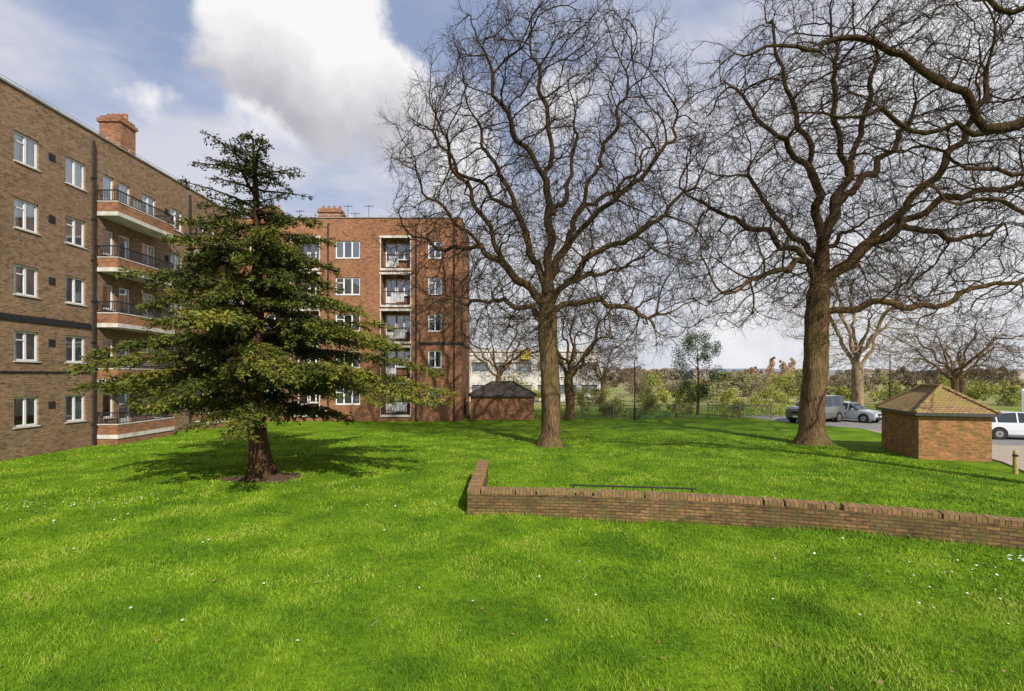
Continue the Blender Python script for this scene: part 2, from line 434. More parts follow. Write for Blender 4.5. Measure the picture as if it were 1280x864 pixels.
mb = MB(); strip_wall(mb, front, -.2, .50, 0, .33); strip_wall(mb, [(-1.1, 12.94), (-1.1, 15), (-1.12, 17.0)], -.2, .50, -.33, 0)
mb.obj('brickwork', M_brickW, gw)
mb = MB()
def coping_bricks(pts, n0, n1):
    P_ = [Vector((p[0], p[1], 0)) for p in pts]; acc = 0.0; step = .086
    for p, q in zip(P_[:-1], P_[1:]):
        U = (q - p); L = U.length; U.normalize(); N = Vector((-U.y, U.x, 0)); s = acc
        while s < L - .01:
            j = random.uniform(-.006, .006); t = random.uniform(-.007, .007)
            w = min(.077, L - s + .02)
            if random.random() > .012:
                o = random.uniform(0, 30)
                i0 = len(mb.uv)
                mb.obox(p, U, N, s, s + w, .502, .61 + j, n0 + t, n1 + t)
                mb.uv[i0:] = [(u + o, v + o) for (u, v) in mb.uv[i0:]]
            s += step
        acc = s - L
coping_bricks(front, -.008, .338); coping_bricks([(-1.1, 12.96), (-1.1, 15), (-1.12, 17.0)], -.338, .008)
mb.obj('coping_bricks', brick_mat('coping_brick', (0.36, 0.215, 0.11), (0.24, 0.14, 0.075), (0.28, 0.17, 0.10), bw=3, rh=3, stain=(0.4, 0.38, 0.3), moss=(0.17, 0.155, 0.06), bump=.2), gw)
mb = MB()
mb.cyl((1.5, 13.3, .565), (4.65, 12.95, .545), .022, n=8)
for t in (0.03, .35, .66, .97):
    x, y = 1.5 + 3.15 * t, 13.3 - .35 * t
    mb.cyl((x, y, -.1), (x, y, .55), .018, n=8)
mb.obj('metal_handrail', M_dark)

# ------------------------------------------------------------------ apartment building
bld = empty('brick_apartment_building')
P = {k: MB() for k in ('wallL', 'wallF', 'frames', 'glass', 'room', 'curt', 'dark', 'conc', 'balbrick', 'roof', 'white', 'chim', 'pots', 'coping')}

def facade(mb, O, U, N, W, z0, z1, ops, u_off=0):
    O = Vector(O); U = Vector(U); N = Vector(N); Z = Vector((0, 0, 1))
    us = sorted({0.0, W, *[o[0] for o in ops], *[o[1] for o in ops]})
    vs = sorted({z0, z1, *[o[2] for o in ops], *[o[3] for o in ops]})
    flip = U.cross(Z).dot(N) < 0
    Pt = lambda u, v, n=0: O + U * u + Z * v + N * n
    def q(pts, uv):
        if flip: pts = pts[::-1]; uv = uv[::-1]
        mb.quad(pts, uv)
    for a_, b_ in zip(us[:-1], us[1:]):
        for c, d in zip(vs[:-1], vs[1:]):
            um, vm = (a_ + b_) / 2, (c + d) / 2
            if any(o[0] < um < o[1] and o[2] < vm < o[3] for o in ops): continue
            q([Pt(a_, c), Pt(b_, c), Pt(b_, d), Pt(a_, d)], [(a_ + u_off, c), (b_ + u_off, c), (b_ + u_off, d), (a_ + u_off, d)])
    for (a_, b_, c, d, dep) in ops:
        for (p1, p2) in (((a_, c), (b_, c)), ((b_, c), (b_, d)), ((b_, d), (a_, d)), ((a_, d), (a_, c))):
            pts = [Pt(*p1), Pt(*p1, -dep), Pt(*p2, -dep), Pt(*p2)]
            if p1[0] == p2[0]: uv = [(p1[0], p1[1]), (p1[0] + dep, p1[1]), (p1[0] + dep, p2[1]), (p1[0], p2[1])]
            else: uv = [(p1[0], p1[1]), (p1[0], p1[1] + dep), (p2[0], p1[1] + dep), (p2[0], p1[1])]
            q(pts, uv)

def window(O, U, N, u0, u1, v0, v1, dep=0.08, panes=2, door=False):
    O = Vector(O) - Vector(N) * dep
    fw = 0.08; fr = P['frames']
    bx = lambda a_, b_, c, d, n0=-.05, n1=.0: fr.obox(O, U, N, a_, b_, c, d, n0, n1)
    bx(u0, u1, v0, v0 + fw); bx(u0, u1, v1 - fw, v1); bx(u0, u0 + fw, v0 + fw, v1 - fw); bx(u1 - fw, u1, v0 + fw, v1 - fw)
    w = (u1 - u0)
    if panes >= 2:
        for k in range(1, panes):
            c = u0 + w * k / panes; bx(c - .05, c + .05, v0 + fw, v1 - fw, -.048, .006)
        ph = v1 - (v1 - v0) * 0.3
        if random.random() < .4: bx(u0 + fw, u0 + w / panes - .05, ph - .025, ph + .025, -.046, .004)
    if door: bx(u0 + fw, u1 - fw, v0 + fw, v0 + .7, -.045, -.01)
    if not door: P['white'].obox(O, U, N, u0 - .04, u1 + .04, v0 - .05, v0 - .002, -.03, dep + .05)
    Z = Vector((0, 0, 1)); U = Vector(U); N = Vector(N); g = O - N * .03
    pts = [g + U * u0 + Z * v0, g + U * u1 + Z * v0, g + U * u1 + Z * v1, g + U * u0 + Z * v1]
    if U.cross(Z).dot(N) < 0: pts = pts[::-1]
    P['glass'].quad(pts)
    g = O - N * .5
    P['room'].quad([g + U * u0 + Z * v0, g + U * u1 + Z * v0, g + U * u1 + Z * v1, g + U * u0 + Z * v1])
    for (a_, b_) in ((u0, u0), (u1, u1)):
        P['room'].quad([O - N * .055 + U * a_ + Z * v0, g + U * a_ + Z * v0, g + U * a_ + Z * v1, O - N * .055 + U * a_ + Z * v1])
    for c in (v0, v1):
        P['room'].quad([O - N * .055 + U * u0 + Z * c, g + U * u0 + Z * c, g + U * u1 + Z * c, O - N * .055 + U * u1 + Z * c])
    r = random.random()
    def drape(a_, b_, c, d, n=.08):
        k = max(4, int((b_ - a_) / .07)); prev = None
        for s in range(k + 1):
            u = a_ + (b_ - a_) * s / k; off = -n - (.02 if s % 2 else 0)
            cur = O + U * u + N * off
            if prev is not None: P['curt'].quad([prev + Z * c, cur + Z * c, cur + Z * d, prev + Z * d])
            prev = cur
    if r < .6: drape(u0, u1, v0, v1)
    elif r < .85: drape(u0, u0 + w * random.uniform(.25, .38), v0, v1); drape(u1 - w * random.uniform(.25, .38), u1, v0, v1)
    elif r < .95: drape(u0, u1, v0 + (v1 - v0) * random.uniform(.3, .6), v1)

ZC = [1.9 + 2.75 * k for k in range(5)]
XL = -20.45; YF = 38.5; XR = -3.8; YB = 45.8; TOP = 15.25; Y0 = 4.0
O = (XL, Y0, 0); U = (0, 1, 0); N = (1, 0, 0)
ops = []
def addw(yc, w, h=1.25, zo=0.0, **kw):
    for z in ZC:
        o = (yc - w / 2 - Y0, yc + w / 2 - Y0, z + zo - h / 2, z + zo + h / 2, .14)
        ops.append(o); window(O, U, N, *o[:4], **kw)
for yc in (6.2, 16.4, 18.9, 21.58, 24.0, 31.2): addw(yc, 1.1)
for b0 in (9.5, 25.2, 33.0):
    addw(b0 + .75, .72, 1.25, 0, panes=1)
    addw(b0 + 1.85, .82, 2.05, -.4, panes=1, door=True)
    addw(b0 + 3.65, 1.1)
facade(P['wallL'], O, U, N, YF - Y0, -.3, TOP, ops, 0)
for yc in (22.75, 17.65, 30.3):
    for z in ZC:
        P['dark'].obox(O, U, N, yc - .16 - Y0, yc + .16 - Y0, z + .05, z + .37, .0, .02)
def railing(mb, O, U, N, u0, u1, v0, v1, n, step=.11):
    O = Vector(O); U = Vector(U); N = Vector(N)
    mb.obox(O, U, N, u0, u1, v1 - .05, v1, n - .025, n + .025)
    mb.obox(O, U, N, u0, u1, v0 + .03, v0 + .06, n - .012, n + .012)
    k = int((u1 - u0) / step)
    for s in range(k + 1):
        u = u0 + (u1 - u0) * s / k; mb.obox(O, U, N, u - .01, u + .01, v0, v1 - .05, n - .01, n + .01)
for b0 in (9.5, 25.2, 33.0):
    L = 4.25
    for k, z in enumerate(ZC):
        f = z - 1.42; D = 1.05
        a_, b_ = b0 - Y0, b0 + L - Y0
        if k == 0: P['balbrick'].obox(O, U, N, a_ + .03, b_ - .03, -.3, f - .16, 0.0, D - .04)
        P['white'].obox(O, U, N, a_, b_, f - .18, f + .02, .0, D)
        P['balbrick'].obox(O, U, N, a_ + .02, b_ - .02, f + .02, f + .50, D - .13, D - .02)
        P['balbrick'].obox(O, U, N, a_ + .02, a_ + .13, f + .02, f + .50, 0, D - .13)
        P['balbrick'].obox(O, U, N, b_ - .13, b_ - .02, f + .02, f + .50, 0, D - .13)
        P['conc'].obox(O, U, N, a_, b_, f + .50, f + .55, D - .15, D)
        P['conc'].obox(O, U, N, a_, a_ + .15, f + .50, f + .55, 0, D - .15)
        P['conc'].obox(O, U, N, b_ - .15, b_, f + .50, f + .55, 0, D - .15)
        railing(P['dark'], O, U, N, a_ + .07, b_ - .07, f + .55, f + 1.12, D - .075, .10)
        for uu in (a_ + .07, b_ - .07):
            railing(P['dark'], Vector(O) + Vector(U) * uu, N, U, 0, D - .1, f + .55, f + 1.12, 0)
        if random.random() < .5:
            u = random.uniform(a_ + .5, b_ - 1.2)
            P['curt'].obox(O, U, N, u, u + random.uniform(.5, .9), f + .62, f + 1.0, D - .115, D - .10)
P['coping'].obox(O, U, N, 0, YF - Y0 - .08, TOP, TOP + .08, -.3, .06)
P['dark'].obox(O, U, N, 14 - Y0, 24.82 - Y0, 5.68, 5.93, 0, .05)
P['dark'].obox(O, U, N, 14 - Y0, 24.82 - Y0, 3.52, 3.60, 0, .035)
for y in (24.95, 14.2, 32.4):
    P['dark'].cyl((XL + .08, y, 0), (XL + .08, y, TOP - .4), .06, n=8)
    for z in range(1, 15, 2): P['dark'].obox(O, U, N, y - .09 - Y0, y + .09 - Y0, z, z + .08, 0, .15)
for zz in (.22, .42): P['conc'].cyl((XL - .5, Y0, TOP + .1 + zz), (XL - .5, YF, TOP + .1 + zz), .018, n=6)
for k in range(23):
    P['conc'].cyl((XL - .5, Y0 + k * 1.5, TOP - .1), (XL - .5, Y0 + k * 1.5, TOP + .52), .018, n=6)
O2 = (XL, YF, 0); U2 = (1, 0, 0); N2 = (0, -1, 0); ops2 = []
def addf(xc, w, h=1.3, zo=0., **kw):
    for z in ZC:
        o = (xc - w / 2 - XL, xc + w / 2 - XL, z + zo - h / 2, z + zo + h / 2, .14)
        ops2.append(o); window(O2, U2, N2, *o[:4], **kw)
addf(-12.35, 1.85, panes=3); addf(-5.8, 1.02); addf(-17.9, 1.1); addf(-19.4, .7, panes=1)
for (a0, a1) in ((-9.85, -7.65), (-16.6, -14.5)):
    for z in ZC:
        f = z - 1.42
        a_, b_ = a0 - XL, a1 - XL
        ops2.append((a_, b_, f + .0, f + 2.42, 1.0))
        Ob = Vector(O2) - Vector(N2) * 1.0
        P['balbrick'].obox(Ob, U2, N2, a_ - .1, b_ + .1, f - .1, f + 2.5, -.2, 0)
        Ow = Ob + Vector(N2) * .14
        window(Ow, U2, N2, a_ + .12, a_ + .92, f + .08, f + 2.1, panes=1, door=True)
        window(Ow, U2, N2, a_ + 1.0, b_ - .1, f + .85, f + 2.1, panes=2)
        P['white'].obox(O2, U2, N2, a_ - .12, b_ + .12, f + 2.30, f + 2.46, -.05, .06)
        P['white'].obox(O2, U2, N2, a_ - .05, b_ + .05, f - .16, f - .001, -.99, .10)
        P['white'].obox(O2, U2, N2, a_ - .07, a_ + .0, f, f + 2.3, -.02, .035)
        P['white'].obox(O2, U2, N2, b_ - .0, b_ + .07, f, f + 2.3, -.02, .035)
        railing(P['dark'], O2, U2, N2, a_ + .02, b_ - .02, f + .05, f + 1.05, .0)
        r = random.random()
        if r < .6:
            u = random.uniform(a_ + .1, b_ - 1.2); P['curt'].obox(O2, U2, N2, u, u + random.uniform(.5, 1.1), f + .25, f + .98, -.06, -.04)
facade(P['wallF'], O2, U2, N2, XR - XL, -.3, TOP, ops2, 3.1)
P['coping'].obox(O2, U2, N2, 0, XR - XL, TOP, TOP + .08, -.3, .06)
P['dark'].obox(O2, U2, N2, -6.9 - XL, XR - XL + .04, 5.72, 5.93, 0, .04)
for x in (-4.35, -7.2, -13.8):
    P['dark'].cyl((x, YF - .08, 0), (x, YF - .08, TOP - .4), .055, n=8)
O3 = (XR, YF, 0); ops3 = []
for z in ZC:
    o = (4.4, 5.2, z - .55, z + .55, .14); ops3.append(o); window(O3, (0, 1, 0), (1, 0, 0), *o[:4], panes=1)
facade(P['wallF'], O3, (0, 1, 0), (1, 0, 0), YB - YF, -.3, TOP, ops3, 0)
P['coping'].obox(O3, (0, 1, 0), (1, 0, 0), .0, YB - YF, TOP, TOP + .08, -.3, .06)
P['dark'].obox(O3, (0, 1, 0), (1, 0, 0), 0.0, YB - YF, 5.72, 5.93, 0, .04)
P['wallF'].quad([(XR, YB, -.3), (-30, YB, -.3), (-30, YB, TOP), (XR, YB, TOP)])
P['wallL'].quad([(-30, YB, -.3), (-30, Y0, -.3), (-30, Y0, TOP), (-30, YB, TOP)])
P['wallL'].quad([(-30, Y0, -.3), (XL, Y0, -.3), (XL, Y0, TOP), (-30, Y0, TOP)])
P['roof'].quad([(-30, Y0, TOP - .15), (XL - .3, Y0, TOP - .15), (XL - .3, YB, TOP - .15), (-30, YB, TOP - .15)])
P['roof'].quad([(XL - .3, YF + .3, TOP - .151), (XR - .3, YF + .3, TOP - .151), (XR - .3, YB, TOP - .151), (XL - .3, YB, TOP - .151)])
for zz in (.25, .45): P['conc'].cyl((XL, YF + .6, TOP + zz), (XR - .4, YF + .6, TOP + zz), .016, n=6)
for k in range(11): P['conc'].cyl((XL + k * 1.62, YF + .6, TOP - .15), (XL + k * 1.62, YF + .6, TOP + .46), .016, n=6)
def chimney(x0, x1, y0, y1, top, pots, m='chim'):
    P[m].box((x0, y0, TOP - .2), (x1, y1, top - .35))
    P[m].box((x0 - .08, y0 - .08, top - .35), (x1 + .08, y1 + .08, top - .16))
    P[m].box((x0 + .02, y0 + .02, top - .16), (x1 - .02, y1 - .02, top))
    for k in range(pots):
        t = (k + .5) / pots
        if (y1 - y0) > (x1 - x0): px, py = (x0 + x1) / 2, y0 + (y1 - y0) * t
        else: px, py = x0 + (x1 - x0) * t, (y0 + y1) / 2
        P['pots'].cyl((px, py, top), (px, py, top + .34), .12, .095, 10)
        P['pots'].cyl((px, py, top + .26), (px, py, top + .32), .12, .12, 10)
chimney(-22.1, -20.95, 27.4, 28.5, 17.35, 4)
chimney(-19.9, -18.7, 41, 42, 16.9, 3)
chimney(-15.7, -13.9, 41.5, 42.6, 17.0, 4)
for (x, h) in ((-17.2, 1.6), (-13.3, 2.0), (-12.7, 1.4), (-11.6, 2.0)):
    y = 41.5; P['dark'].cyl((x, y, TOP - .2), (x, y, TOP + h), .022, n=6)
    P['dark'].cyl((x - .35, y, TOP + h - .1), (x + .35, y, TOP + h - .1), .014, n=5)
    for s in np.linspace(-.33, .33, 6): P['dark'].cyl((x + s, y - .2, TOP + h - .1), (x + s, y + .2, TOP + h - .1), .01, n=4)
def dish(cx, cy, cz, r):
    mb = P['white']; C = Vector((cx, cy, cz)); ax = Vector((.5, -.8, .35)).normalized(); a = ax.orthogonal().normalized(); b = ax.cross(a)
    prev = None
    for k in range(5):
        rr = r * k / 4; dep = .18 * r * (k / 4) ** 2
        ring = [C + ax * dep + (a * math.cos(t) + b * math.sin(t)) * rr for t in [2 * math.pi * q / 16 for q in range(16)]]
        if prev:
            for q in range(16): mb.quad([prev[q], prev[(q + 1) % 16], ring[(q + 1) % 16], ring[q]])
        prev = ring
dish(-12.9, 41.3, TOP + .55, .5); P['dark'].cyl((-12.9, 41.4, TOP - .2), (-12.9, 41.4, TOP + .5), .03, n=6)

mats = dict(wallL=M_brickL, wallF=M_brickF, frames=M_white, glass=M_glass, room=M_room, curt=M_curt, dark=M_band, conc=M_conc, balbrick=M_brickF, roof=M_roof, white=M_conc, chim=M_brickF, pots=M_terra, coping=M_cop)
names = dict(wallL='side_wing_walls', wallF='end_wing_walls', frames='window_frames', glass='window_glass', room='room_interiors', curt='curtains', dark='railings_pipes_bands', conc='roof_rail_and_copings', balbrick='balcony_brickwork', roof='roof', white='slabs_and_sills', chim='chimneys', pots='chimney_pots', coping='parapet_coping')
for k, m_ in P.items(): m_.obj(names[k], mats[k], bld)

# ------------------------------------------------------------------ brick sheds
def tile_mat(name, c1, c2, moss, mossamt):
    m, nt, b = new_mat(name)
    tc = nt.node('ShaderNodeTexCoord')
    br = nt.node('ShaderNodeTexBrick', ins={'Vector': tc.outputs['UV'], 'Color1': (*c1, 1), 'Color2': (*c2, 1), 'Mortar': (.03, .025, .02, 1), 'Scale': 1.0, 'Mortar Size': .010, 'Brick Width': .17, 'Row Height': .11})
    n3 = nt.node('ShaderNodeTexNoise', ins={'Vector': tc.outputs['Object'], 'Scale': 2.2, 'Detail': 6, 'Roughness': .7})
    c = nt.mix(nt.math('MULTIPLY', nt.maprange(n3.outputs[0], .42, .58), mossamt), br.outputs[0], moss)
    nt.l.new(c, b.inputs['Base Color']); b.inputs['Roughness'].default_value = .9
    sx = nt.node('ShaderNodeSeparateXYZ', ins={0: tc.outputs['UV']})
    saw = nt.math('FRACT', nt.math('DIVIDE', sx.outputs[1], .11))
    bp = nt.node('ShaderNodeBump', ins={'Height': saw, 'Strength': 1.0, 'Distance': .03}, invert=True)
    nt.l.new(bp.outputs[0], b.inputs['Normal'])
    return m
M_tile = tile_mat('clay_tiles', (.42, .25, .12), (.27, .15, .08), (.27, .23, .05), .65)
M_tiled = tile_mat('dark_tiles', (.15, .11, .08), (.10, .075, .06), (.08, .08, .04), .5)
M_door = simple('door_paint', (.06, .07, .06), .5)

def shed(name, loc, rot, W, L, H, RH, bm, tm, ov=.18):
    e = empty(name, loc, rot)
    mb = MB()
    facade(mb, (0, 0, 0), (1, 0, 0), (0, -1, 0), W, -.3, H, [])
    facade(mb, (0, 0, 0), (0, 1, 0), (-1, 0, 0), L, -.3, H, [])
    facade(mb, (W, 0, 0), (0, 1, 0), (1, 0, 0), L, -.3, H, [(L * .5 - .45, L * .5 + .45, 0, 1.75, .1)])
    facade(mb, (0, L, 0), (1, 0, 0), (0, 1, 0), W, -.3, H, [])
    mb.box((-.02, -.02, H - .3), (W + .02, -.001, H - .225)); mb.box((-.02, 0, H - .3), (-.001, L, H - .225))
    mb.obj('walls', bm, e)
    mb = MB(); mb.box((W - .12, L * .5 - .45, 0), (W - .08, L * .5 + .45, 1.75)); mb.obj('door', M_door, e)
    x0, x1, y0, y1 = -ov, W + ov, -ov, L + ov; z0 = H - .04; zr = H + RH
    if L >= W:
        h = (x1 - x0) / 2 * .92; r0, r1 = Vector(((x0 + x1) / 2, y0 + h, zr)), Vector(((x0 + x1) / 2, y1 - h, zr))
    else:
        h = (y1 - y0) / 2 * .92; r0, r1 = Vector((x0 + h, (y0 + y1) / 2, zr)), Vector((x1 - h, (y0 + y1) / 2, zr))
    A, B, C, D = Vector((x0, y0, z0)), Vector((x1, y0, z0)), Vector((x1, y1, z0)), Vector((x0, y1, z0))
    mb = MB()
    def slope(pts):
        a_, b_ = pts[0], pts[1]; t = (b_ - a_).normalized(); n = t.cross(pts[2] - a_).normalized(); s = n.cross(t)
        mb.quad(pts, [((p - a_).dot(t), (p - a_).dot(s)) for p in pts])
    if L >= W:
        slope([A, B, r0]); slope([B, C, r1, r0]); slope([C, D, r1]); slope([D, A, r0, r1])
    else:
        slope([A, B, r1, r0]); slope([B, C, r1]); slope([C, D, r0, r1]); slope([D, A, r0])
    mb.quad([A, D, C, B])
    mb.obj('tiled_roof', tm, e)
    mb = MB()
    for p, q in ((A, r0), (r0, r1)) + (((B, r0), (C, r1), (D, r1)) if L >= W else ((B, r1), (C, r1), (D, r0))):
        n = max(3, int((q - p).length / .3))
        for k in range(n):
            a_ = p.lerp(q, k / n); b_ = p.lerp(q, (k + 1) / n + .01)
            mb.cyl(a_ + Vector((0, 0, .01)), b_ + Vector((0, 0, .025)), .075, .085, 8)
    mb.obj('hip_tiles', tm, e)
    mb = MB()
    for (a_, b_) in (((x0, y0 - .01), (x1, y0 + .02)), ((x0, y1 - .02), (x1, y1 + .01)), ((x0 - .01, y0 + .03), (x0 + .02, y1 - .03)), ((x1 - .02, y0 + .03), (x1 + .01, y1 - .03))):
        mb.box((*a_, z0 - .12), (*b_, z0 - .005))
    mb.obj('fascia', M_door, e)
    return e
shed('brick_shed', (16.6, 20.9, 0), math.atan2(-.3, .954), 2.42, 3.9, 1.95, 1.0, M_brickS, M_tile)
shed('brick_shed', (-3.2, 39.6, 0), 0, 4.9, 3.5, 1.95, .95, M_brickF, M_tiled)

# ------------------------------------------------------------------ trees
def resample(pts, D):
    out = [np.array(pts[0], float)]
    for a_, b_ in zip(pts[:-1], pts[1:]):
        a_, b_ = np.array(a_, float), np.array(b_, float)
        n = max(1, int(round(np.linalg.norm(b_ - a_) / D)))
        for s in range(1, n + 1): out.append(a_ + (b_ - a_) * s / n)
    return out
def colonize(trunk, limbs, att, D=.35, di=3.2, dk=.5, iters=80, seed=0, wander=.26, trop=.03, inertia=.85):
    r = np.random.default_rng(seed)
    pos = []; par = []
    for k, p in enumerate(resample(trunk, D)): pos.append(p); par.append(k - 1)
    for L in limbs:
        A = np.array(pos); s = np.array(L[0], float)
        start = int(np.argmin(np.linalg.norm(A - s, axis=1)))
        pts = resample([pos[start]] + list(L[1:]), D); prev = start
        pts = np.array(pts)
        pts[1:-1] = .5 * pts[1:-1] + .25 * (pts[2:] + pts[:-2])
        ph = r.uniform(0, 6, 3); am = .12
        for q, p in enumerate(pts[1:]):
            jit = min(1, q / 4) * am * np.array([math.sin(q * 1.0 + ph[0]), math.sin(q * .8 + ph[1]), math.sin(q * 1.15 + ph[2])]) + r.normal(0, .04, 3)
            pos.append(p + jit); par.append(prev); prev = len(pos) - 1
    P_ = np.zeros((40000, 3)); n = len(pos); P_[:n] = np.array(pos); par = list(par)
    n_lim = n
    nch = np.zeros(40000, int)
    for p in par:
        if p >= 0: nch[p] += 1
    nt_ = int(len(resample(trunk, D)) * .85)
    att = np.asarray(att)
    dist = np.full(len(att), 1e9); near = np.zeros(len(att), int)
    def upd(a_, b_):
        nonlocal dist, near
        for s in range(a_, b_, 200):
            e = min(b_, s + 200)
            dd = np.linalg.norm(att[:, None] - P_[None, s:e], axis=2); k = dd.argmin(1); m = dd[np.arange(len(att)), k]
            u = m < dist; dist[u] = m[u]; near[u] = k[u] + s
    upd(nt_, n)
    for it in range(iters):
        keep = dist > dk; keep &= ~(nch[near] >= 3)
        att, dist, near = att[keep], dist[keep], near[keep]
        if len(att) == 0: break
        act = dist < di
        if not act.any(): break
        v = att[act] - P_[near[act]]; v /= np.linalg.norm(v, axis=1)[:, None] + 1e-9
        acc = np.zeros((n, 3)); np.add.at(acc, near[act], v)
        g = np.unique(near[act]); d = acc[g]; d /= np.linalg.norm(d, axis=1)[:, None] + 1e-9
        pa = np.array([par[k] for k in g]); pd = P_[g] - P_[np.maximum(pa, 0)]; pd /= np.linalg.norm(pd, axis=1)[:, None] + 1e-9
        d = d + pd * inertia + r.normal(0, wander, d.shape); d[:, 2] += trop
        d /= np.linalg.norm(d, axis=1)[:, None] + 1e-9
        m = len(g)
        if n + m > 39000: break
        P_[n:n + m] = P_[g] + d * D; par += list(g); nch[g] += 1
        upd(n, n + m); n += m
    return P_[:n].copy(), np.array(par)

def radii(par, rbase, rtip):
    n = len(par); nchild = np.zeros(n, int)
    for p in par:
        if p >= 0: nchild[p] += 1
    tips = (nchild == 0).sum(); e = math.log(max(tips, 3)) / math.log(rbase / rtip)
    acc = np.zeros(n)
    for k in range(n - 1, -1, -1):
        if nchild[k] == 0: acc[k] = 1.0
        if par[k] >= 0: acc[par[k]] += acc[k] * 1.0
    return rtip * acc ** (1 / e), nchild

def tubes(P_, par, R, flare=.6, fh=.9):
    n = len(par); ch = [[] for _ in range(n)]
    for k, p in enumerate(par):
        if p >= 0: ch[p].append(k)
    V = []; Q = []
    stack = [(0, None)]
    while stack:
        st, frm = stack.pop()
        chain = [st]
        while ch[chain[-1]]:
            c = sorted(ch[chain[-1]], key=lambda k: -R[k])
            for o in c[1:]: stack.append((o, chain[-1]))
            chain.append(c[0])
        pts = [P_[k] for k in chain]; rr = [R[k] for k in chain]
        if frm is not None: pts = [P_[frm]] + pts; rr = [min(R[frm], rr[0] * 1.25)] + rr
        if len(pts) < 2: continue
        sides = 14 if rr[0] > .25 else 9 if rr[0] > .1 else 6 if rr[0] > .04 else 3
        a_ = None; s0 = len(V)
        for k, p in enumerate(pts):
            d = pts[min(k + 1, len(pts) - 1)] - pts[max(k - 1, 0)]; d = d / (np.linalg.norm(d) + 1e-9)
            if a_ is None:
                a_ = np.cross(d, [0.3, 1, .1])
            a_ = a_ - d * a_.dot(d); a_ /= np.linalg.norm(a_) + 1e-9
            b_ = np.cross(d, a_)
            for s in range(sides):
                t = 2 * math.pi * s / sides; r_ = rr[k]
                if frm is None:
                    r_ *= 1 + .06 * math.sin(3 * t + k * .4) + .05 * math.sin(5 * t + k * .25) + .03 * math.sin(k * 1.7)
                    if p[2] < fh: r_ *= 1 + flare * (1 - max(p[2], 0) / fh) ** 2 * (.75 + .35 * math.sin(5 * t + 1))
                elif rr[k] > .05: r_ *= 1 + .08 * math.sin(3 * t + k * 1.3)
                V.append(p + (a_ * math.cos(t) + b_ * math.sin(t)) * r_)
        for k in range(len(pts) - 1):
            for s in range(sides):
                q = (s + 1) % sides
                Q.append((s0 + k * sides + s, s0 + k * sides + q, s0 + (k + 1) * sides + q, s0 + (k + 1) * sides + s))
    return np.array(V), np.array(Q)

def prisms(p0, p1, r0, r1):
    d = p1 - p0; d /= np.linalg.norm(d, axis=1)[:, None] + 1e-9
    ref = np.tile([.31, .27, .91], (len(d), 1)); bad = np.abs((d * ref).sum(1)) > .93; ref[bad] = [1, 0, 0]
    a_ = np.cross(d, ref); a_ /= np.linalg.norm(a_, axis=1)[:, None]; b_ = np.cross(d, a_)
    V = []
    for (p, r) in ((p0, r0), (p1, r1)):
        for k in range(3):
            t = 2 * math.pi * k / 3; V.append(p + (a_ * math.cos(t) + b_ * math.sin(t)) * np.asarray(r)[:, None])
    V = np.stack(V, 1).reshape(-1, 3); b = (np.arange(len(p0)) * 6)[:, None]
    Q = np.concatenate([b + np.array([[0, 1, 4, 3]]), b + np.array([[1, 2, 5, 4]]), b + np.array([[2, 0, 3, 5]])])
    return V, Q

def unit(v): return v / (np.linalg.norm(v, axis=1)[:, None] + 1e-9)
def twig_segments(P_, par, R, rmax, per, ln, r0, seed, droop=0.0):
    r = np.random.default_rng(seed)
    k = np.where((R < rmax) & (par >= 0))[0]; k = np.repeat(k, int(math.ceil(per))); k = k[r.uniform(0, 1, len(k)) < per / math.ceil(per)]
    base = P_[k]; pd = unit(P_[k] - P_[par[k]])
    S = []
    def chain(start, d, L, ra, segs):
        p = start; nodes = [p]; dirs = [d]
        for s in range(segs):
            d = unit(d + r.normal(0, .22, d.shape) + np.array([0, 0, .08 - droop])); q = p + d * (L / segs)[:, None]
            S.append((p, q, ra * (1 - s / segs * .6), ra * (1 - (s + 1) / segs * .6))); p = q; nodes.append(p); dirs.append(d)
        return nodes, dirs
    d = unit(pd * .9 + r.normal(0, .55, pd.shape)); L = ln * r.uniform(.5, 1.3, len(k)); ra = np.full(len(k), r0)
    nodes, dirs = chain(base, d, L, ra, 3)
    for m in (1, 2, 3):
        sel = r.uniform(0, 1, len(k)) < .8
        d2 = unit(dirs[m][sel] + r.normal(0, .6, (sel.sum(), 3)))
        chain(nodes[m][sel], d2, ln * .55 * r.uniform(.5, 1.2, sel.sum()), ra[sel] * .7, 2 if m < 3 else 1)
    p0 = np.concatenate([s[0] for s in S]); p1 = np.concatenate([s[1] for s in S]); a_ = np.concatenate([s[2] for s in S]); b_ = np.concatenate([s[3] for s in S])
    return p0, p1, a_, b_

def crown_points(spec, n, seed, shell=.5):
    r = np.random.default_rng(seed); out = []
    W = sum(s[6] for s in spec)
    for (cx, cy, cz, rx, ry, rz, w) in spec:
        m = int(n * w / W); d = unit(r.normal(size=(m, 3))); rad = r.uniform(0, 1, m) ** (1 / 3 * shell)
        lump = 1 + .10 * np.sin(d[:, 0] * 5 + seed) * np.sin(d[:, 2] * 6 + 2) + .06 * np.sin(d[:, 1] * 9 + d[:, 2] * 8)
        out.append(np.array([cx, cy, cz]) + d * (rad * lump)[:, None] * np.array([rx, ry, rz]))
    return np.concatenate(out)

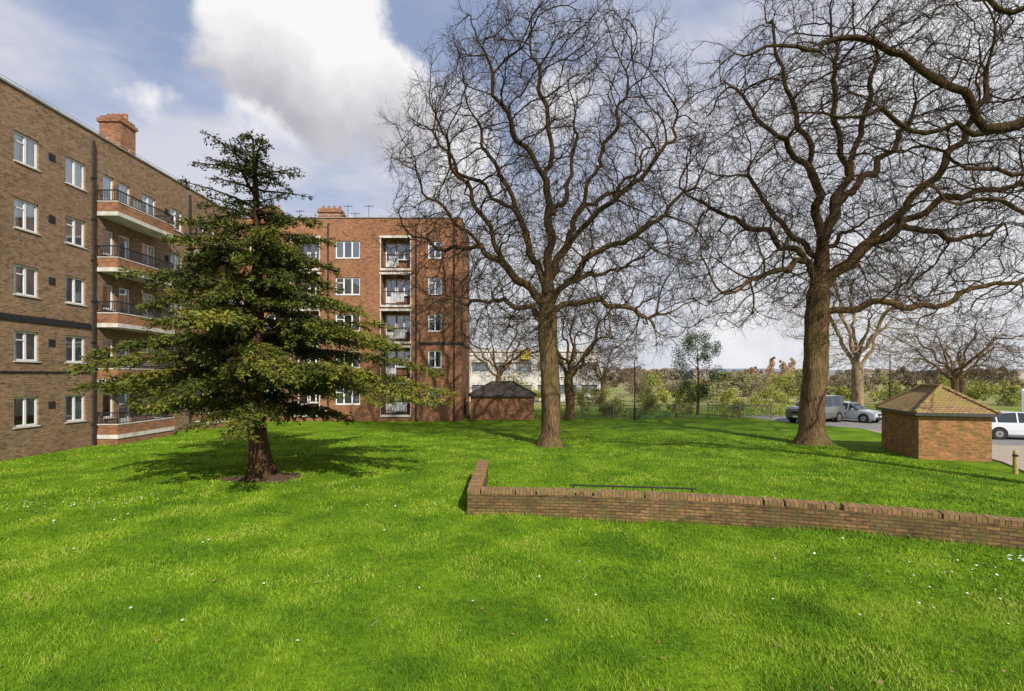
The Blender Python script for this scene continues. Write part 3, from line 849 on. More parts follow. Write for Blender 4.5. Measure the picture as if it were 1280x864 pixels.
def bare_tree(name, loc, trunk, limbs, spec, natt, rbase, seed, D=.33, dk=.42, rtip=.013, per=2, ln=.7, zmin=4, bark=None, twig=None, di=2.6, twr=.009, rot=0, droop=0.0, rmax=.03, shell=.7):
    att = crown_points(spec, natt, seed, shell); att = att[att[:, 2] > zmin]
    P_, par = colonize(trunk, limbs, att, D=D, dk=dk, di=di, seed=seed)
    R, _ = radii(par, rbase, rtip)
    V1, Q1 = tubes(P_, par, R)
    p0, p1, a_, b_ = twig_segments(P_, par, R, rmax, per, ln, twr, seed + 1, droop)
    V2, Q2 = prisms(p0, p1, a_, b_)
    V = np.concatenate([V1, V2]); Q2 = Q2 + len(V1)
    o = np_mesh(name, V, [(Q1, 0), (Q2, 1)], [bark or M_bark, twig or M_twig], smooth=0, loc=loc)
    o.rotation_euler = (0, 0, rot)
    return o

# centre oak
trunk = [(0, 0, -.15), (.06, 0, 1.5), (-.03, 0, 3.2), (-.12, 0, 5.2), (-.1, .05, 6.8), (-.1, .1, 8.6)]
limbs = [
 [(-.1, 0, 6.6), (-.9, -.4, 7.5), (-2.1, -.9, 8.4), (-3.4, -1.2, 9.4), (-4.6, -1.4, 10.6), (-5.6, -1.6, 11.5), (-6.9, -1.5, 13.3)],
 [(-.1, 0, 7.6), (-.8, .7, 9.2), (-1.5, 1.3, 11.6), (-2.3, 1.8, 13.6), (-3.2, 2, 15), (-3.9, 2.2, 17.3)],
 [(-.1, 0, 8.6), (0, -.2, 10.3), (-.25, -.4, 12.5), (0, -.5, 14.5), (-.4, -.3, 16.8), (-.9, 0, 19.5)],
 [(-.1, 0, 8.0), (.7, .2, 9.8), (1.5, .5, 11.6), (2.2, .8, 13.4), (3.2, .9, 15.6), (3.9, 1, 18)],
 [(-.1, 0, 6.9), (.8, -.8, 7.9), (1.9, -1.6, 9), (3.4, -2.0, 9.5), (5, -2.2, 10.6), (6.6, -2.2, 12.2)],
 [(-.1, 0, 7.2), (1.0, 1.2, 8.2), (2.4, 2.6, 8.8), (4, 3.6, 9.2), (5.6, 4.2, 10.2)],
 [(-.1, 0, 6.2), (-1.2, 1, 6.9), (-2.8, 2, 7.4), (-4.2, 2.8, 7.2), (-5.6, 3, 7.8)],
 [(-.1, 0, 6.4), (.9, -.2, 6.9), (2.4, -.3, 7.0), (3.8, -.5, 6.4), (5.4, -.6, 6.2)],
 [(-.25, -.4, 12.5), (-1.2, -1.4, 13.6), (-2.3, -2.2, 15.2), (-3, -2.6, 17)],
 [(.7, .2, 9.8), (2, -1, 10.9), (3.6, -1.8, 12), (5.2, -2, 13.8), (5.8, -2, 15.4)],
 [(-2.1, -.9, 8.4), (-3.2, -1.8, 10.6), (-4.4, -2.4, 12.6), (-5.2, -2.6, 15)],
 [(.1, 0, 11), (.9, 1.6, 12.6), (1.4, 2.6, 15), (1.6, 3, 17.6)],
 [(-1.5, 1.3, 11.6), (-3, .8, 12.6), (-4.6, .4, 13.6), (-5.8, .4, 15.6)],
 [(1.5, .5, 11.6), (3, 1.6, 12.6), (4.6, 2.2, 14), (5.6, 2.4, 16)],
 [(-3.4, -1.2, 9.4), (-5, -.4, 9.4), (-6.6, 0, 10.2), (-7.6, .2, 11.4)],
]
spec = [(0, 0, 13.0, 7.6, 6.3, 8.2, 5), (-2.5, 0, 9, 5.6, 5, 3.2, 1), (3.8, 0, 9.5, 4.2, 4.5, 3.8, 1), (3.8, -.5, 6.4, 3.8, 3, 2.0, .5), (-3.5, 1, 6.8, 3.4, 3, 2.0, .5)]
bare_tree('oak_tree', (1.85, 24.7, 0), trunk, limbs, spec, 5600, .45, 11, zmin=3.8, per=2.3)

# right oak
trunk = [(0, 0, -.15), (.0, 0, 1.5), (.16, 0, 3.2), (.22, 0, 5.4), (.35, .05, 7.2), (.5, .1, 8.8), (.6, .1, 10.2)]
limbs = [
 [(.3, 0, 6.3), (1.4, -.7, 6.7), (2.7, -1.2, 6.9), (4, -1.5, 6.6), (5.2, -1.6, 6.8), (6.6, -1.8, 7.6), (8.2, -2, 7.7), (10.4, -2, 8.5)],
 [(.4, 0, 7.6), (1.3, -.3, 8.8), (2.4, -.6, 9.7), (3.6, -.9, 10.6), (5.6, -1.2, 11.9), (8, -1.4, 12.2), (10.8, -1.6, 12.8)],
 [(.6, 0, 10.2), (1.2, .2, 11.8), (1.9, .3, 13.4), (2.6, .4, 15.6), (3.2, .4, 17.6), (3.5, .3, 20.2)],
 [(.5, 0, 9.4), (.1, -.5, 11), (-.4, -.9, 13.2), (-1.2, -1.2, 15.2), (-2.2, -1.4, 17.6), (-2.8, -1.4, 20)],
 [(.3, 0, 8.0), (-.5, -.6, 8.7), (-1.3, -1.0, 9.0), (-1.9, -1.2, 8.3), (-3.0, -1.4, 8.3), (-4.4, -1.6, 7.5), (-5.2, -1.7, 7.3)],
 [(.4, 0, 8.6), (-.6, .5, 9.8), (-2.1, 1, 11), (-3.4, 1.4, 11.7), (-4.6, 1.6, 12.4), (-6, 1.8, 13.4)],
 [(1.2, .2, 11.8), (2.6, 1, 13), (4.4, 1.8, 14.4), (6, 2.2, 16.4), (7.4, 2.4, 18.6)],
 [(.5, 0, 8.0), (1.2, 1.4, 9.2), (2.6, 2.8, 10.6), (4.6, 4, 12)],
 [(.4, .1, 9.0), (.2, 1.6, 10.6), (-.6, 3, 12.6), (-1.6, 3.6, 15)],
 [(3.6, -.9, 10.6), (5, -1.2, 10.2), (6.6, -1.2, 9.9), (8.4, -1.1, 10.5)],
 [(2.4, -.6, 9.7), (4, -2, 12), (5.4, -2.8, 14.4), (6.2, -3, 17)],
 [(1.9, .3, 13.4), (.8, -.6, 15.4), (.4, -1.2, 17.6), (.2, -1.4, 20)],
 [(-.4, -.9, 13.2), (-2, -1.6, 14.2), (-3.8, -2, 15.4), (-5, -2, 17)],
]
spec = [(2.4, 0, 14.3, 9.0, 6.3, 8.4, 6), (-3.2, 0, 9.5, 3.8, 4, 3.8, 1.2), (7, 0, 9.3, 4.5, 4, 3.8, 1.3)]
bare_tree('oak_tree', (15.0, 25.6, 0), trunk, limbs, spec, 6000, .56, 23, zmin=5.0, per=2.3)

# near oak just outside the right edge, branches reach into the view
trunk = [(0, 0, -.15), (0, 0, 3), (-.1, 0, 5.5), (-.3, 0, 7.5), (-.5, 0, 9)]
limbs = [
 [(-.3, 0, 7.5), (-2, .2, 9.4), (-3.4, .3, 10.1), (-4.6, .2, 10.0), (-6.2, 0, 11.0), (-7.6, -.1, 11.9), (-9.4, -.2, 12.1), (-11, -.3, 11.6), (-12.6, -.3, 11.9)],
 [(-.1, 0, 6.2), (-1.6, 1, 7.4), (-3.2, 1.4, 8.3), (-5, 1.4, 8.6), (-6.6, 1.2, 9.0)],
 [(-.5, 0, 9), (-2.2, -.6, 10.8), (-4.6, -.8, 12.2), (-7.4, -.9, 13.4)],
 [(-2, .2, 9), (-4, .8, 9.0), (-6, 1.0, 9.7), (-8, 1, 10.0)],
 [(-4.6, .2, 10.0), (-6, .5, 10.0), (-7.6, .6, 10.6), (-9.4, .6, 10.5)],
 [(-.5, 0, 9), (.3, 0, 11), (.8, .2, 14)], [(-.2, 0, 6.5), (1.5, -1, 8), (3.5, -2, 10)], [(-.2, 0, 7), (1.5, 2, 9), (3, 3, 12)],
]
spec = [(-6.4, 0, 11.0, 6.6, 1.8, 1.7, 2.4), (-4.5, .8, 9.0, 3.4, 2.2, 1.4, 1), (-6, -.5, 13.3, 4, 2, 1.2, .5), (1, 0, 12, 4.5, 4.5, 4, .8)]
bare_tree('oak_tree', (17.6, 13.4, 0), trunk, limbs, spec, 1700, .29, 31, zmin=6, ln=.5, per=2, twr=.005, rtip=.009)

def gen_tree(name, loc, h, w, rb, seed, natt=800, bark=None, twig=None, trunkh=.3, D=.4, twr=.009, per=2):
    r = np.random.default_rng(seed)
    th = h * trunkh
    trunk = [(0, 0, -.1), (.05, 0, th * .5), (r.normal(0, .1), 0, th), (r.normal(0, .2), 0, th * 1.4)]
    limbs = []
    for k in range(8):
        a_ = k * 2.4 + r.uniform(-.3, .3); c, s = math.cos(a_), math.sin(a_); ww = w * r.uniform(.25, .6)
        z0 = th * (.95 + .4 * k / 7); up = h * r.uniform(.55, .9)
        limbs.append([(0, 0, z0), (c * ww * .35, s * ww * .35, z0 + (up - z0) * .3), (c * ww * .7, s * ww * .7, z0 + (up - z0) * .68), (c * ww, s * ww, max(up, z0 + .5))])
    spec = [(0, 0, h * .62, w, w * .9, h * .37, 1)]
    return bare_tree(name, loc, trunk, limbs, spec, natt, rb, seed, D=D, dk=.5, rtip=.014, per=per, ln=.75, zmin=th * .7, bark=bark, twig=twig, twr=twr, di=3.5)
gen_tree('bare_tree', (4.45, 39.4, 0), 10.0, 5.4, .34, 41, 1300)
pt = gen_tree('bare_tree', (27.3, 40.5, 0), 13, 5.4, .42, 42, 1300, M_barkp, M_twigp)
t3 = gen_tree('bare_tree', (41.5, 48.0, 0), 9.5, 6, .30, 43, 1100)
def dup(o, loc, rot, s):
    n = bpy.data.objects.new('bare_tree', o.data); n.location = loc; n.rotation_euler = (0, 0, rot); n.scale = (s, s, s); return link(n)
dup(t3, (-1.5, 56, 0), 1, 1.1); dup(t3, (11, 62, 0), 2.4, .8); dup(t3, (58, 66, 0), 4.2, 1.0)

# ------------------------------------------------------------------ yew
def conifer(name, loc):
    r = np.random.default_rng(5)
    e = empty(name, loc)
    zt = np.array([0, 2.0, 2.6, 3.1, 4.2, 5.3, 6.7, 8, 9.1, 10.2, 11.0, 11.6])
    Lw = np.array([1, 3.2, 4.9, 5.7, 5.7, 4.5, 3.9, 3.7, 2.6, 2.7, 1.0, .2]); Rw = np.array([1, 2.6, 5.0, 7.1, 7.1, 5.6, 3.3, 2.8, 2.0, 2.3, .9, .2])
    trunkpts = [(0.1, 0, -.15), (-.02, 0, 1.0), (-.15, 0, 2.2), (-.1, 0, 4), (-.05, 0, 7), (-.1, 0, 9.5), (-.2, 0, 11.4)]
    tp = np.array(resample(trunkpts, .25))
    pos = list(tp); par = list(range(-1, len(tp) - 1)); Rr = list(.33 * (1 - np.arange(len(tp)) / len(tp)) ** .8 + .012)
    S0, S1, SA, SB = [], [], [], []
    leafP, leafD, leafZ = [], [], []
    nb = 128
    for b in range(nb):
        t = (b + r.uniform(0, 1)) / nb
        z = 2.4 + 8.9 * t ** 1.12
        z += .20 * math.sin(z * 4.6)
        a_ = b * 2.399 + r.uniform(-.4, .4); c, s = math.cos(a_), math.sin(a_)
        lw, rw = np.interp(z, zt, Lw), np.interp(z, zt, Rw)
        L = (rw if c > 0 else lw) * abs(c) + (lw + rw) / 2 * (1 - abs(c)); L *= r.uniform(.5, 1.04)
        n = max(3, int(L / .25)); p = np.array([np.interp(z, tp[:, 2], tp[:, 0]), 0, z]); k0 = int(np.argmin(np.abs(tp[:, 2] - z)))
        prev = k0; up = r.uniform(.0, .32) + (.22 if z > 9 else 0); sag = r.uniform(.25, .6) * (1 if z < 9 else .6); ang = a_
        rad0 = .018 + .011 * L
        for q in range(1, n + 1):
            f = q / n; ang += r.normal(0, .06)
            d = np.array([math.cos(ang), math.sin(ang), up - sag * f * 1.1 + (.25 * max(0, f - .75))]); d /= np.linalg.norm(d)
            p = p + d * (L / n); pos.append(p.copy()); par.append(prev); prev = len(pos) - 1; Rr.append(rad0 * (1 - .85 * f) + .004)
            if f < .2 and z < 9: continue
            for side in (-1, 1):
                for rep in range(2):
                    if r.uniform() < (.15 if z < 8.6 else .35): continue
                    sl = (.36 + .75 * (1 - f)) * min(1, .35 + L / 5) * r.uniform(.6, 1.3)
                    if z > 8.6: sl *= .62
                    sa = ang + side * r.uniform(.4, 1.2); sd = np.array([math.cos(sa), math.sin(sa), r.uniform(-.32, .2)]); sd /= np.linalg.norm(sd)
                    m = max(2, int(sl / .12)); sp = p - d * r.uniform(0, L / n)
                    for w in range(m):
                        sd2 = sd + np.array([0, 0, -.09 * w]) + r.normal(0, .12, 3); sd2 /= np.linalg.norm(sd2)
                        sq = sp + sd2 * (sl / m); S0.append(sp); S1.append(sq); SA.append(.008); SB.append(.005)
                        if not (z > 8.6 and r.uniform() < .3):
                            leafP.append(sq); leafD.append(sd2); leafZ.append(z)
                        sp = sq
    P_ = np.array(pos); par = np.array(par); R_ = np.array(Rr)
    V1, Q1 = tubes(P_, par, R_, .7, 1.0)
    V2, Q2 = prisms(np.array(S0), np.array(S1), np.array(SA), np.array(SB))
    np_mesh('trunk_and_branches', np.concatenate([V1, V2]), [(Q1, 0), (Q2 + len(V1), 0)], M_barkd, parent=e)
    lp, ld, lz = np.array(leafP), np.array(leafD), np.array(leafZ)
    K = 8; lp = np.repeat(lp, K, 0); ld = np.repeat(ld, K, 0); lz = np.repeat(lz, K); n = len(lp)
    d = unit(ld * .7 + r.normal(0, .6, (n, 3)) * np.array([1, 1, .7])); d[:, 2] -= .15; d = unit(d)
    side = unit(np.cross(d, r.normal(0, .6, (n, 3)) + np.array([0, -.3, 1])))
    p = lp + r.normal(0, .045, (n, 3)); ln = r.uniform(.06, .16, n)[:, None]; w = r.uniform(.016, .032, n)[:, None]
    ln[lz > 8.6] *= .75
    V = np.stack([p - side * w * .5, p + side * w * .5, p + d * ln * .6 + side * w, p + d * ln, p + d * ln * .6 - side * w], 1).reshape(-1, 3)
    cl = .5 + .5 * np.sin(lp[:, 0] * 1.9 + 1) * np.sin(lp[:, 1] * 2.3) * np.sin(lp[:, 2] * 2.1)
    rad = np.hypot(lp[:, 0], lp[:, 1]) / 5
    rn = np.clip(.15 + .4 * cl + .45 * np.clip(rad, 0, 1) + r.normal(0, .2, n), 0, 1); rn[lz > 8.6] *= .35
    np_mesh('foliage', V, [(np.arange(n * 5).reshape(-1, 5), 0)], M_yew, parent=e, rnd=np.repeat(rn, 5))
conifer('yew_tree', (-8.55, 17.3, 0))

# ------------------------------------------------------------------ leaf clouds
def leaf_cloud(C, rad, per, size, seed, flat=1.0):
    r = np.random.default_rng(seed); C = np.repeat(np.asarray(C, float), per, 0); rad = np.repeat(np.asarray(rad, float), per)
    n = len(C); dd = unit(r.normal(size=(n, 3))) * (r.uniform(0, 1, n) ** .45)[:, None]; dd[:, 2] *= flat
    p = C + dd * rad[:, None]; a_ = unit(r.normal(size=(n, 3))); b_ = unit(np.cross(a_, r.normal(size=(n, 3)))); s = (size * r.uniform(.5, 1.3, n))[:, None]
    V = np.stack([p - a_ * s * .5, p + b_ * s * .45, p + a_ * s, p - b_ * s * .45], 1).reshape(-1, 3)
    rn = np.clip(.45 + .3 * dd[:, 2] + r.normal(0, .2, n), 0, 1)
    return V, np.repeat(rn, 4)
def cloud_obj(name, C, rad, per, size, seed, mat, parent=None, flat=1.0):
    V, R = leaf_cloud(C, rad, per, size, seed, flat)
    return np_mesh(name, V, [(np.arange(len(V)).reshape(-1, 4), 0)], mat, rnd=R, parent=parent)
r = np.random.default_rng(77)
e = empty('evergreen_tree', (16.3, 45, 0))
mb = MB(); mb.cyl((0, 0, -.1), (.1, 0, 2.2), .14, .1, 8); mb.cyl((.1, 0, 2.2), (0, 0, 6), .1, .03, 8)
for k in range(9):
    a_ = k * 2.4; mb.cyl((.05, 0, 1.6 + k * .4), (math.cos(a_) * 1.3, math.sin(a_) * 1.3, 2.2 + k * .45), .05, .015, 6)
mb.obj('trunk', M_barkd, e)
C = []; ra = []
for k in range(90):
    z = r.uniform(1.3, 7.0); w = 2.6 * math.sin(math.pi * min(1, (z - .4) / 7.2)) ** .7
    a_ = r.uniform(0, 6.28); q = w * r.uniform(.3, 1); C.append((q * math.cos(a_), q * math.sin(a_), z)); ra.append(r.uniform(.4, .75))
cloud_obj('foliage', C, ra, 150, .08, 1, M_ever, e)
def bushes(name, specs, mat, seed, per=220, size=.1):
    C = []; ra = []; q = np.random.default_rng(seed)
    for (x, y, w, h) in specs:
        for k in range(14):
            a_ = q.uniform(0, 6.28); f = q.uniform(0, .8); C.append((x + math.cos(a_) * w * f, y + math.sin(a_) * w * f, h * q.uniform(.12, .85))); ra.append(h * .25 * q.uniform(.6, 1.2))
    return cloud_obj(name, C, ra, per, size, seed, mat)
sp = [(x + r.normal(0, .3), 43.5 + r.normal(0, 1), r.uniform(.8, 1.5), r.uniform(1.2, 3.0)) for x in np.arange(5, 22, 1.1)]
bushes('shrubs', sp, M_shrub, 3, per=110, size=.075)
sp = [(x + r.normal(0, 1), 64 + r.normal(0, 4), r.uniform(1.5, 3.5), r.uniform(1.5, 4.2)) for x in np.arange(-2, 75, 2.6)]
bushes('hedgerow', sp, M_shrub, 4, per=120, size=.14)
sp = [(x + r.normal(0, 1), 88 + r.normal(0, 5), r.uniform(2, 4.5), r.uniform(2.2, 5.0)) for x in np.arange(4, 110, 3.6)]
bushes('brushwood', sp, M_brush, 14, per=130, size=.2)
sp = [(x + r.normal(0, 3), r.uniform(120, 200), r.uniform(4, 8), r.uniform(3.0, 6)) for x in np.arange(-60, 260, 6)]
bushes('distant_trees', sp, M_brush, 5, per=130, size=.4)
sp = [(x + r.normal(0, 8), r.uniform(260, 480), r.uniform(8, 16), r.uniform(5, 9)) for x in np.arange(-150, 620, 14)]
bushes('distant_trees', sp, M_brush, 6, per=110, size=.9)
C = []; ra = []
for (x, y, h) in ((60, 118, 8.2), (63.5, 120, 7.4), (66, 121, 8.0), (56, 119, 5.8)):
    for k in range(16): C.append((x + r.normal(0, .35), y + r.normal(0, .35), .8 + (h - 1.0) * k / 16)); ra.append(.9 * math.sin(math.pi * (k + 2) / 19))
cloud_obj('poplar_trees', C, ra, 140, .22, 9, M_popl)

def hills():
    mb = MB()
    for (d, base, amp, seed) in ((650, 6, 4, 1), (1100, 15, 9, 2), (1900, 24, 12, 3)):
        n = 90; prev = None
        for k in range(n + 1):
            x = -1.5 * d + 3.2 * d * k / n
            u = x / d
            z = base + amp * (math.sin(u * 3 + seed) * .5 + math.sin(u * 7.3 + seed * 2) * .3 + math.sin(u * 17) * .12) + amp * .5 * max(0, u)
            cur = (x, d, z)
            if prev: 
                mb.quad([(prev[0], d * .82, -1), (x, d * .82, -1), cur, prev]); mb.quad([prev, cur, (x, d * 1.2, -1), (prev[0], d * 1.2, -1)])
            prev = cur
    return mb
m, nt, b = new_mat('hazy_hillside')
tc = nt.node('ShaderNodeNewGeometry')
no = nt.node('ShaderNodeTexNoise', ins={'Vector': tc.outputs['Position'], 'Scale': .02, 'Detail': 9, 'Roughness': .75})
sx = nt.node('ShaderNodeSeparateXYZ', ins={0: tc.outputs['Position']})
c = nt.ramp(no.outputs[0], [(.35, (.12, .13, .10)), (.5, (.20, .19, .15)), (.62, (.27, .25, .21))])
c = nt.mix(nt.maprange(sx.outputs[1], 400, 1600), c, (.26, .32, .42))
nt.l.new(c, b.inputs['Base Color']); b.inputs['Roughness'].default_value = 1; b.inputs['Specular IOR Level'].default_value = 0
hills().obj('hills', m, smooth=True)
hw, hr = MB(), MB(); rr = random.Random(8)
he = empty('distant_houses')
for k in range(46):
    d = rr.uniform(480, 600); x = rr.uniform(.15, 1.3) * d; w, l, h = rr.uniform(7, 14), rr.uniform(7, 9), rr.uniform(4, 6); z = 1.0 + (d - 480) / 110 * 3
    hw.box((x, d, z - 3), (x + w, d + l, z + h))
    A, B, C_, D_ = (x - .4, d - .4, z + h), (x + w + .4, d - .4, z + h), (x + w + .4, d + l + .4, z + h), (x - .4, d + l + .4, z + h)
    r0, r1 = (x, d + l / 2, z + h + 3), (x + w, d + l / 2, z + h + 3)
    hr.quad([A, B, r1, r0]); hr.quad([C_, D_, r0, r1]); hr.quad([B, C_, r1]); hr.quad([D_, A, r0])
hw.obj('house_walls', simple('far_render', (.45, .42, .38), .9, (.3, .24, .2), .02), he)
hr.obj('house_roofs', simple('far_roof', (.22, .15, .12), .9, (.15, .12, .11), .02), he)

wb = empty('white_commercial_building')
q, g, s = MB(), MB(), MB()
ops4 = []
for k in range(7):
    for z in (1.0, 4.0): ops4.append((.8 + k * 2.9, 2.9 + k * 2.9, z, z + 1.2, .2))
facade(q, (-9, 68, 0), (1, 0, 0), (0, -1, 0), 21, -.2, 6.6, ops4)
facade(q, (12, 68, 0), (0, 1, 0), (1, 0, 0), 12, -.2, 6.6, [])
facade(q, (-9, 68, 0), (0, 1, 0), (-1, 0, 0), 12, -.2, 6.6, [])
q.quad([(-9, 68, 6.6), (12, 68, 6.6), (12, 80, 6.6), (-9, 80, 6.6)])
q.box((-9.2, 67.8, 6.61), (12.2, 68.0, 6.9))
for o in ops4: g.quad([(-9 + o[0], 68.19, o[2]), (-9 + o[1], 68.19, o[2]), (-9 + o[1], 68.19, o[3]), (-9 + o[0], 68.19, o[3])])
s.box((1.2, 67.55, 5.6), (2.4, 67.75, 6.9)); 
q.obj('walls', M_ivory, wb); g.obj('windows', simple('dark_window', (.22, .25, .28), .1), wb); s.obj('sign', M_yellow, wb)

fe = MB()
for k in range(0, 135):
    x = 3.0 + k * .13
    fe.box((x - .011, 40.5, 0), (x + .011, 40.52, 1.15))
for k in range(8):
    x = 3 + k * 2.5; fe.box((x - .04, 40.44, -.1), (x + .04, 40.52, 1.3))
fe.box((3, 40.47, .2), (20.6, 40.499, .24)); fe.box((3, 40.47, 1.05), (20.6, 40.499, 1.09))
fe.obj('metal_fence', simple('weathered_fence', (.13, .12, .10), .7))
fe = MB()
for k in range(8): fe.box((38 + k * 2.45, 38, .1), (38 + k * 2.45 + 2.4, 38.06, 2.3))
for k in range(9): fe.box((37.95 + k * 2.45, 38.07, -.1), (38.05 + k * 2.45, 38.17, 2.45))
fe.obj('white_hoarding', M_white)

def lamp(loc, h):
    e = empty('street_lamp', loc); mb = MB()
    mb.cyl((0, 0, -.1), (0, 0, .9), .085, .075, 12); mb.cyl((0, 0, .9), (0, 0, .97), .1, .06, 12); mb.cyl((0, 0, .97), (0, 0, h), .05, .035, 10)
    mb.cyl((0, 0, h), (0, -.45, h + .16), .03, .025, 8)
    mb.obj('column', M_dark, e); mb = MB()
    mb.cyl((0, -.4, h + .13), (0, -.95, h + .2), .09, .06, 8); mb.obj('lantern', M_conc, e)
lamp((9.4, 39.2, 0), 4.6); lamp((31, 42, 0), 5.2)
def bollard(loc):
    mb = MB(); mb.cyl((0, 0, -.1), (0, 0, .74), .075, .07, 12); mb.cyl((0, 0, .74), (0, 0, .82), .07, .03, 12); mb.cyl((0, 0, .60), (0, 0, .67), .078, .078, 12, mi=1)
    o = mb.obj('bollard', [simple('bollard_wood', (.45, .34, .12), .8), M_dark]); o.location = loc
bollard((17.5, 17.8, 0)); bollard((18.6, 16.2, 0))

# ------------------------------------------------------------------ cars
M_tyre = simple('tyre', (.02, .02, .02), .8); M_hub = simple('alloy', (.5, .5, .52), .3, metallic=.8)
M_cglass = simple('car_glass', (.03, .04, .05), .05, (.02, .03, .04), 1, spec=.8)
M_lamp = simple('headlamp', (.8, .8, .8), .1); M_tail = simple('tail_lamp', (.45, .02, .02), .3)
def car(loc, rot, L, W, H, paint, suv=False):
    e = empty('parked_car', loc, rot)
    w = W / 2; gc = .28 if suv else .18; belt = H * (.60 if suv else .62)
    if suv:
        st = [(-.5, .42, belt * .9, None, .92), (-.49, gc, belt, H * .97, .97), (-.40, gc, belt, H, 1), (-.39, gc, belt, H, 1), (-.17, gc, belt, H, 1), (-.155, gc, belt, H, 1), (.06, gc, belt, H * .985, 1), (.085, gc, belt, H * .97, 1), (.19, gc, belt, belt + .03, 1), (.44, gc, belt * .96, None, .98), (.49, gc + .05, belt * .85, None, .95), (.5, .42, belt * .7, None, .9)]
    else:
        st = [(-.5, .38, belt * .82, None, .88), (-.48, gc, belt * .98, None, .95), (-.44, gc, belt, belt + .12, .98), (-.33, gc, belt, H * .93, 1), (-.315, gc, belt, H * .96, 1), (-.12, gc, belt, H, 1), (-.105, gc, belt, H, 1), (.04, gc, belt, H * .97, 1), (.06, gc, belt, H * .95, 1), (.22, gc, belt * .97, belt + .02, 1), (.40, gc, belt * .86, None, .97), (.47, gc + .02, belt * .74, None, .92), (.5, .34, belt * .55, None, .85)]
    rings = []
    for (t, zb, bl, top, ws) in st:
        x = t * L; ww = w * ws; cab = top is not None
        tp_ = top if cab else bl + .035
        wt = ww * (.78 if (cab and tp_ > bl + .2) else .86)
        half = [(ww * .86, zb), (ww * .99, zb + .12), (ww, (zb + bl) / 2), (ww * .96, bl), (wt, tp_ - .03), (wt * .85, tp_)]
        ring = [(x, y, z) for (y, z) in half] + [(x, -y, z) for (y, z) in half[::-1]]
        rings.append((ring, cab and tp_ > bl + .2))
    mb = MB(); nseg = len(rings[0][0])
    for k in range(len(rings) - 1):
        (A, ca), (B, cb) = rings[k], rings[k + 1]; dx = B[0][0] - A[0][0]
        for s in range(nseg):
            q = (s + 1) % nseg; mi = 0
            if (ca or cb):
                if s in (3, 7): mi = 1 if (dx > .12) else 0
                if ca != cb and s in (4, 5, 6): mi = 1
            if s == nseg - 1: mi = 2
            mb.quad([A[s], A[q], B[q], B[s]], mi=mi)
    mb.quad([p for p in rings[0][0]], [(p[1], p[2]) for p in rings[0][0]]); mb.quad([p for p in rings[-1][0]][::-1], [(p[1], p[2]) for p in rings[-1][0]])
    o = mb.obj('body', [paint, M_cglass, M_tyre], e)
    bv = o.modifiers.new('bev', 'BEVEL'); bv.width = .02; bv.segments = 2
    if suv:
        mb = MB(); mb.box((-.502 * L, -w * .62, belt + .08), (-.488 * L, w * .62, H * .92)); mb.obj('rear_glass', M_cglass, e)
    wr = .36 if suv else .31
    mt, mh, ma = MB(), MB(), MB()
    for xx in (-.30 * L, .31 * L):
        for sgn in (-1, 1):
            y1 = sgn * (w + .012); y0 = sgn * (w - .2)
            ma.cyl((xx, y0, wr + .02), (xx, sgn * (w + .004), wr + .02), wr + .055, n=20)
            mt.cyl((xx, y0, wr), (xx, y1, wr), wr, n=20); mh.cyl((xx, sgn * (w - .02), wr), (xx, y1 + sgn * .01, wr), wr * .62, wr * .56, n=14)
            mt.cyl((xx, y1, wr), (xx, y1 + sgn * .018, wr), wr * .15, n=8)
    ma.obj('wheel_arches', M_dark, e); mt.obj('tyres', M_tyre, e); mh.obj('wheels', M_hub, e)
    a_, b_, c, d = MB(), MB(), MB(), MB()
    for sgn in (-1, 1):
        y0, y1 = sorted((sgn * w * .55, sgn * w * .86))
        a_.box((.455 * L, y0, belt * .62), (.492 * L, y1, belt * .78)); b_.box((-.503 * L, y0, belt * .66), (-.47 * L, y1, belt * .9))
        y0, y1 = sorted((sgn * w * .96, sgn * (w + .16)))
        c.box((.12 * L, y0, belt + .0), (.145 * L, y1, belt + .13))
    d.box((.49 * L, -w * .8, .3), (.51 * L, w * .8, .42)); d.box((-.512 * L, -w * .8, .3), (-.49 * L, w * .8, .42)); d.box((.485 * L, -w * .45, belt * .6), (.503 * L, w * .45, belt * .74))
    a_.obj('headlamps', M_lamp, e); b_.obj('tail_lamps', M_tail, e); c.obj('mirrors', paint, e); d.obj('bumpers_grille', M_dark, e)
    mb = MB(); mb.box((.511 * L, -.26, .44), (.516 * L, .26, .55)); mb.obj('number_plate', M_white, e)
    return e
def paint(n, c, r=.25, met=.4):
    m, nt, b = new_mat(n); b.inputs['Roughness'].default_value = r; b.inputs['Metallic'].default_value = met; b.inputs['Coat Weight'].default_value = .5
    no = nt.node('ShaderNodeTexNoise', ins={'Scale': 2.0}); cc = nt.ramp(no.outputs[0], [(.3, tuple(x * .85 for x in c)), (.7, c)]); nt.l.new(cc, b.inputs['Base Color']); return m
p_grey = paint('paint_grey', (.20, .21, .20)); p_silver = paint('paint_silver', (.50, .55, .62)); p_white = paint('paint_white', (.72, .75, .8), met=0)
car((22.3, 37.6, .01), math.radians(-150), 4.7, 1.85, 1.95, p_grey, suv=True)
car((25.4, 38.4, .01), math.radians(-60), 4.1, 1.72, 1.45, p_silver)
car((27.4, 27.6, .005), math.radians(-20), 4.2, 1.74, 1.48, p_white)
car((34.5, 41, .01), math.radians(-80), 4.3, 1.76, 1.5, p_silver)

# ------------------------------------------------------------------ light + sky
elev = math.radians(37); sd = Vector((.42, -.91, 0)).normalized()
sunv = Vector((sd.x * math.cos(elev), sd.y * math.cos(elev), math.sin(elev)))
sun = bpy.data.lights.new('sun', 'SUN'); sun.energy = 5.0; sun.angle = math.radians(.55); sun.color = (1, .93, .82)
so = bpy.data.objects.new('sun', sun); so.rotation_euler = sunv.to_track_quat('Z', 'Y').to_euler(); link(so)

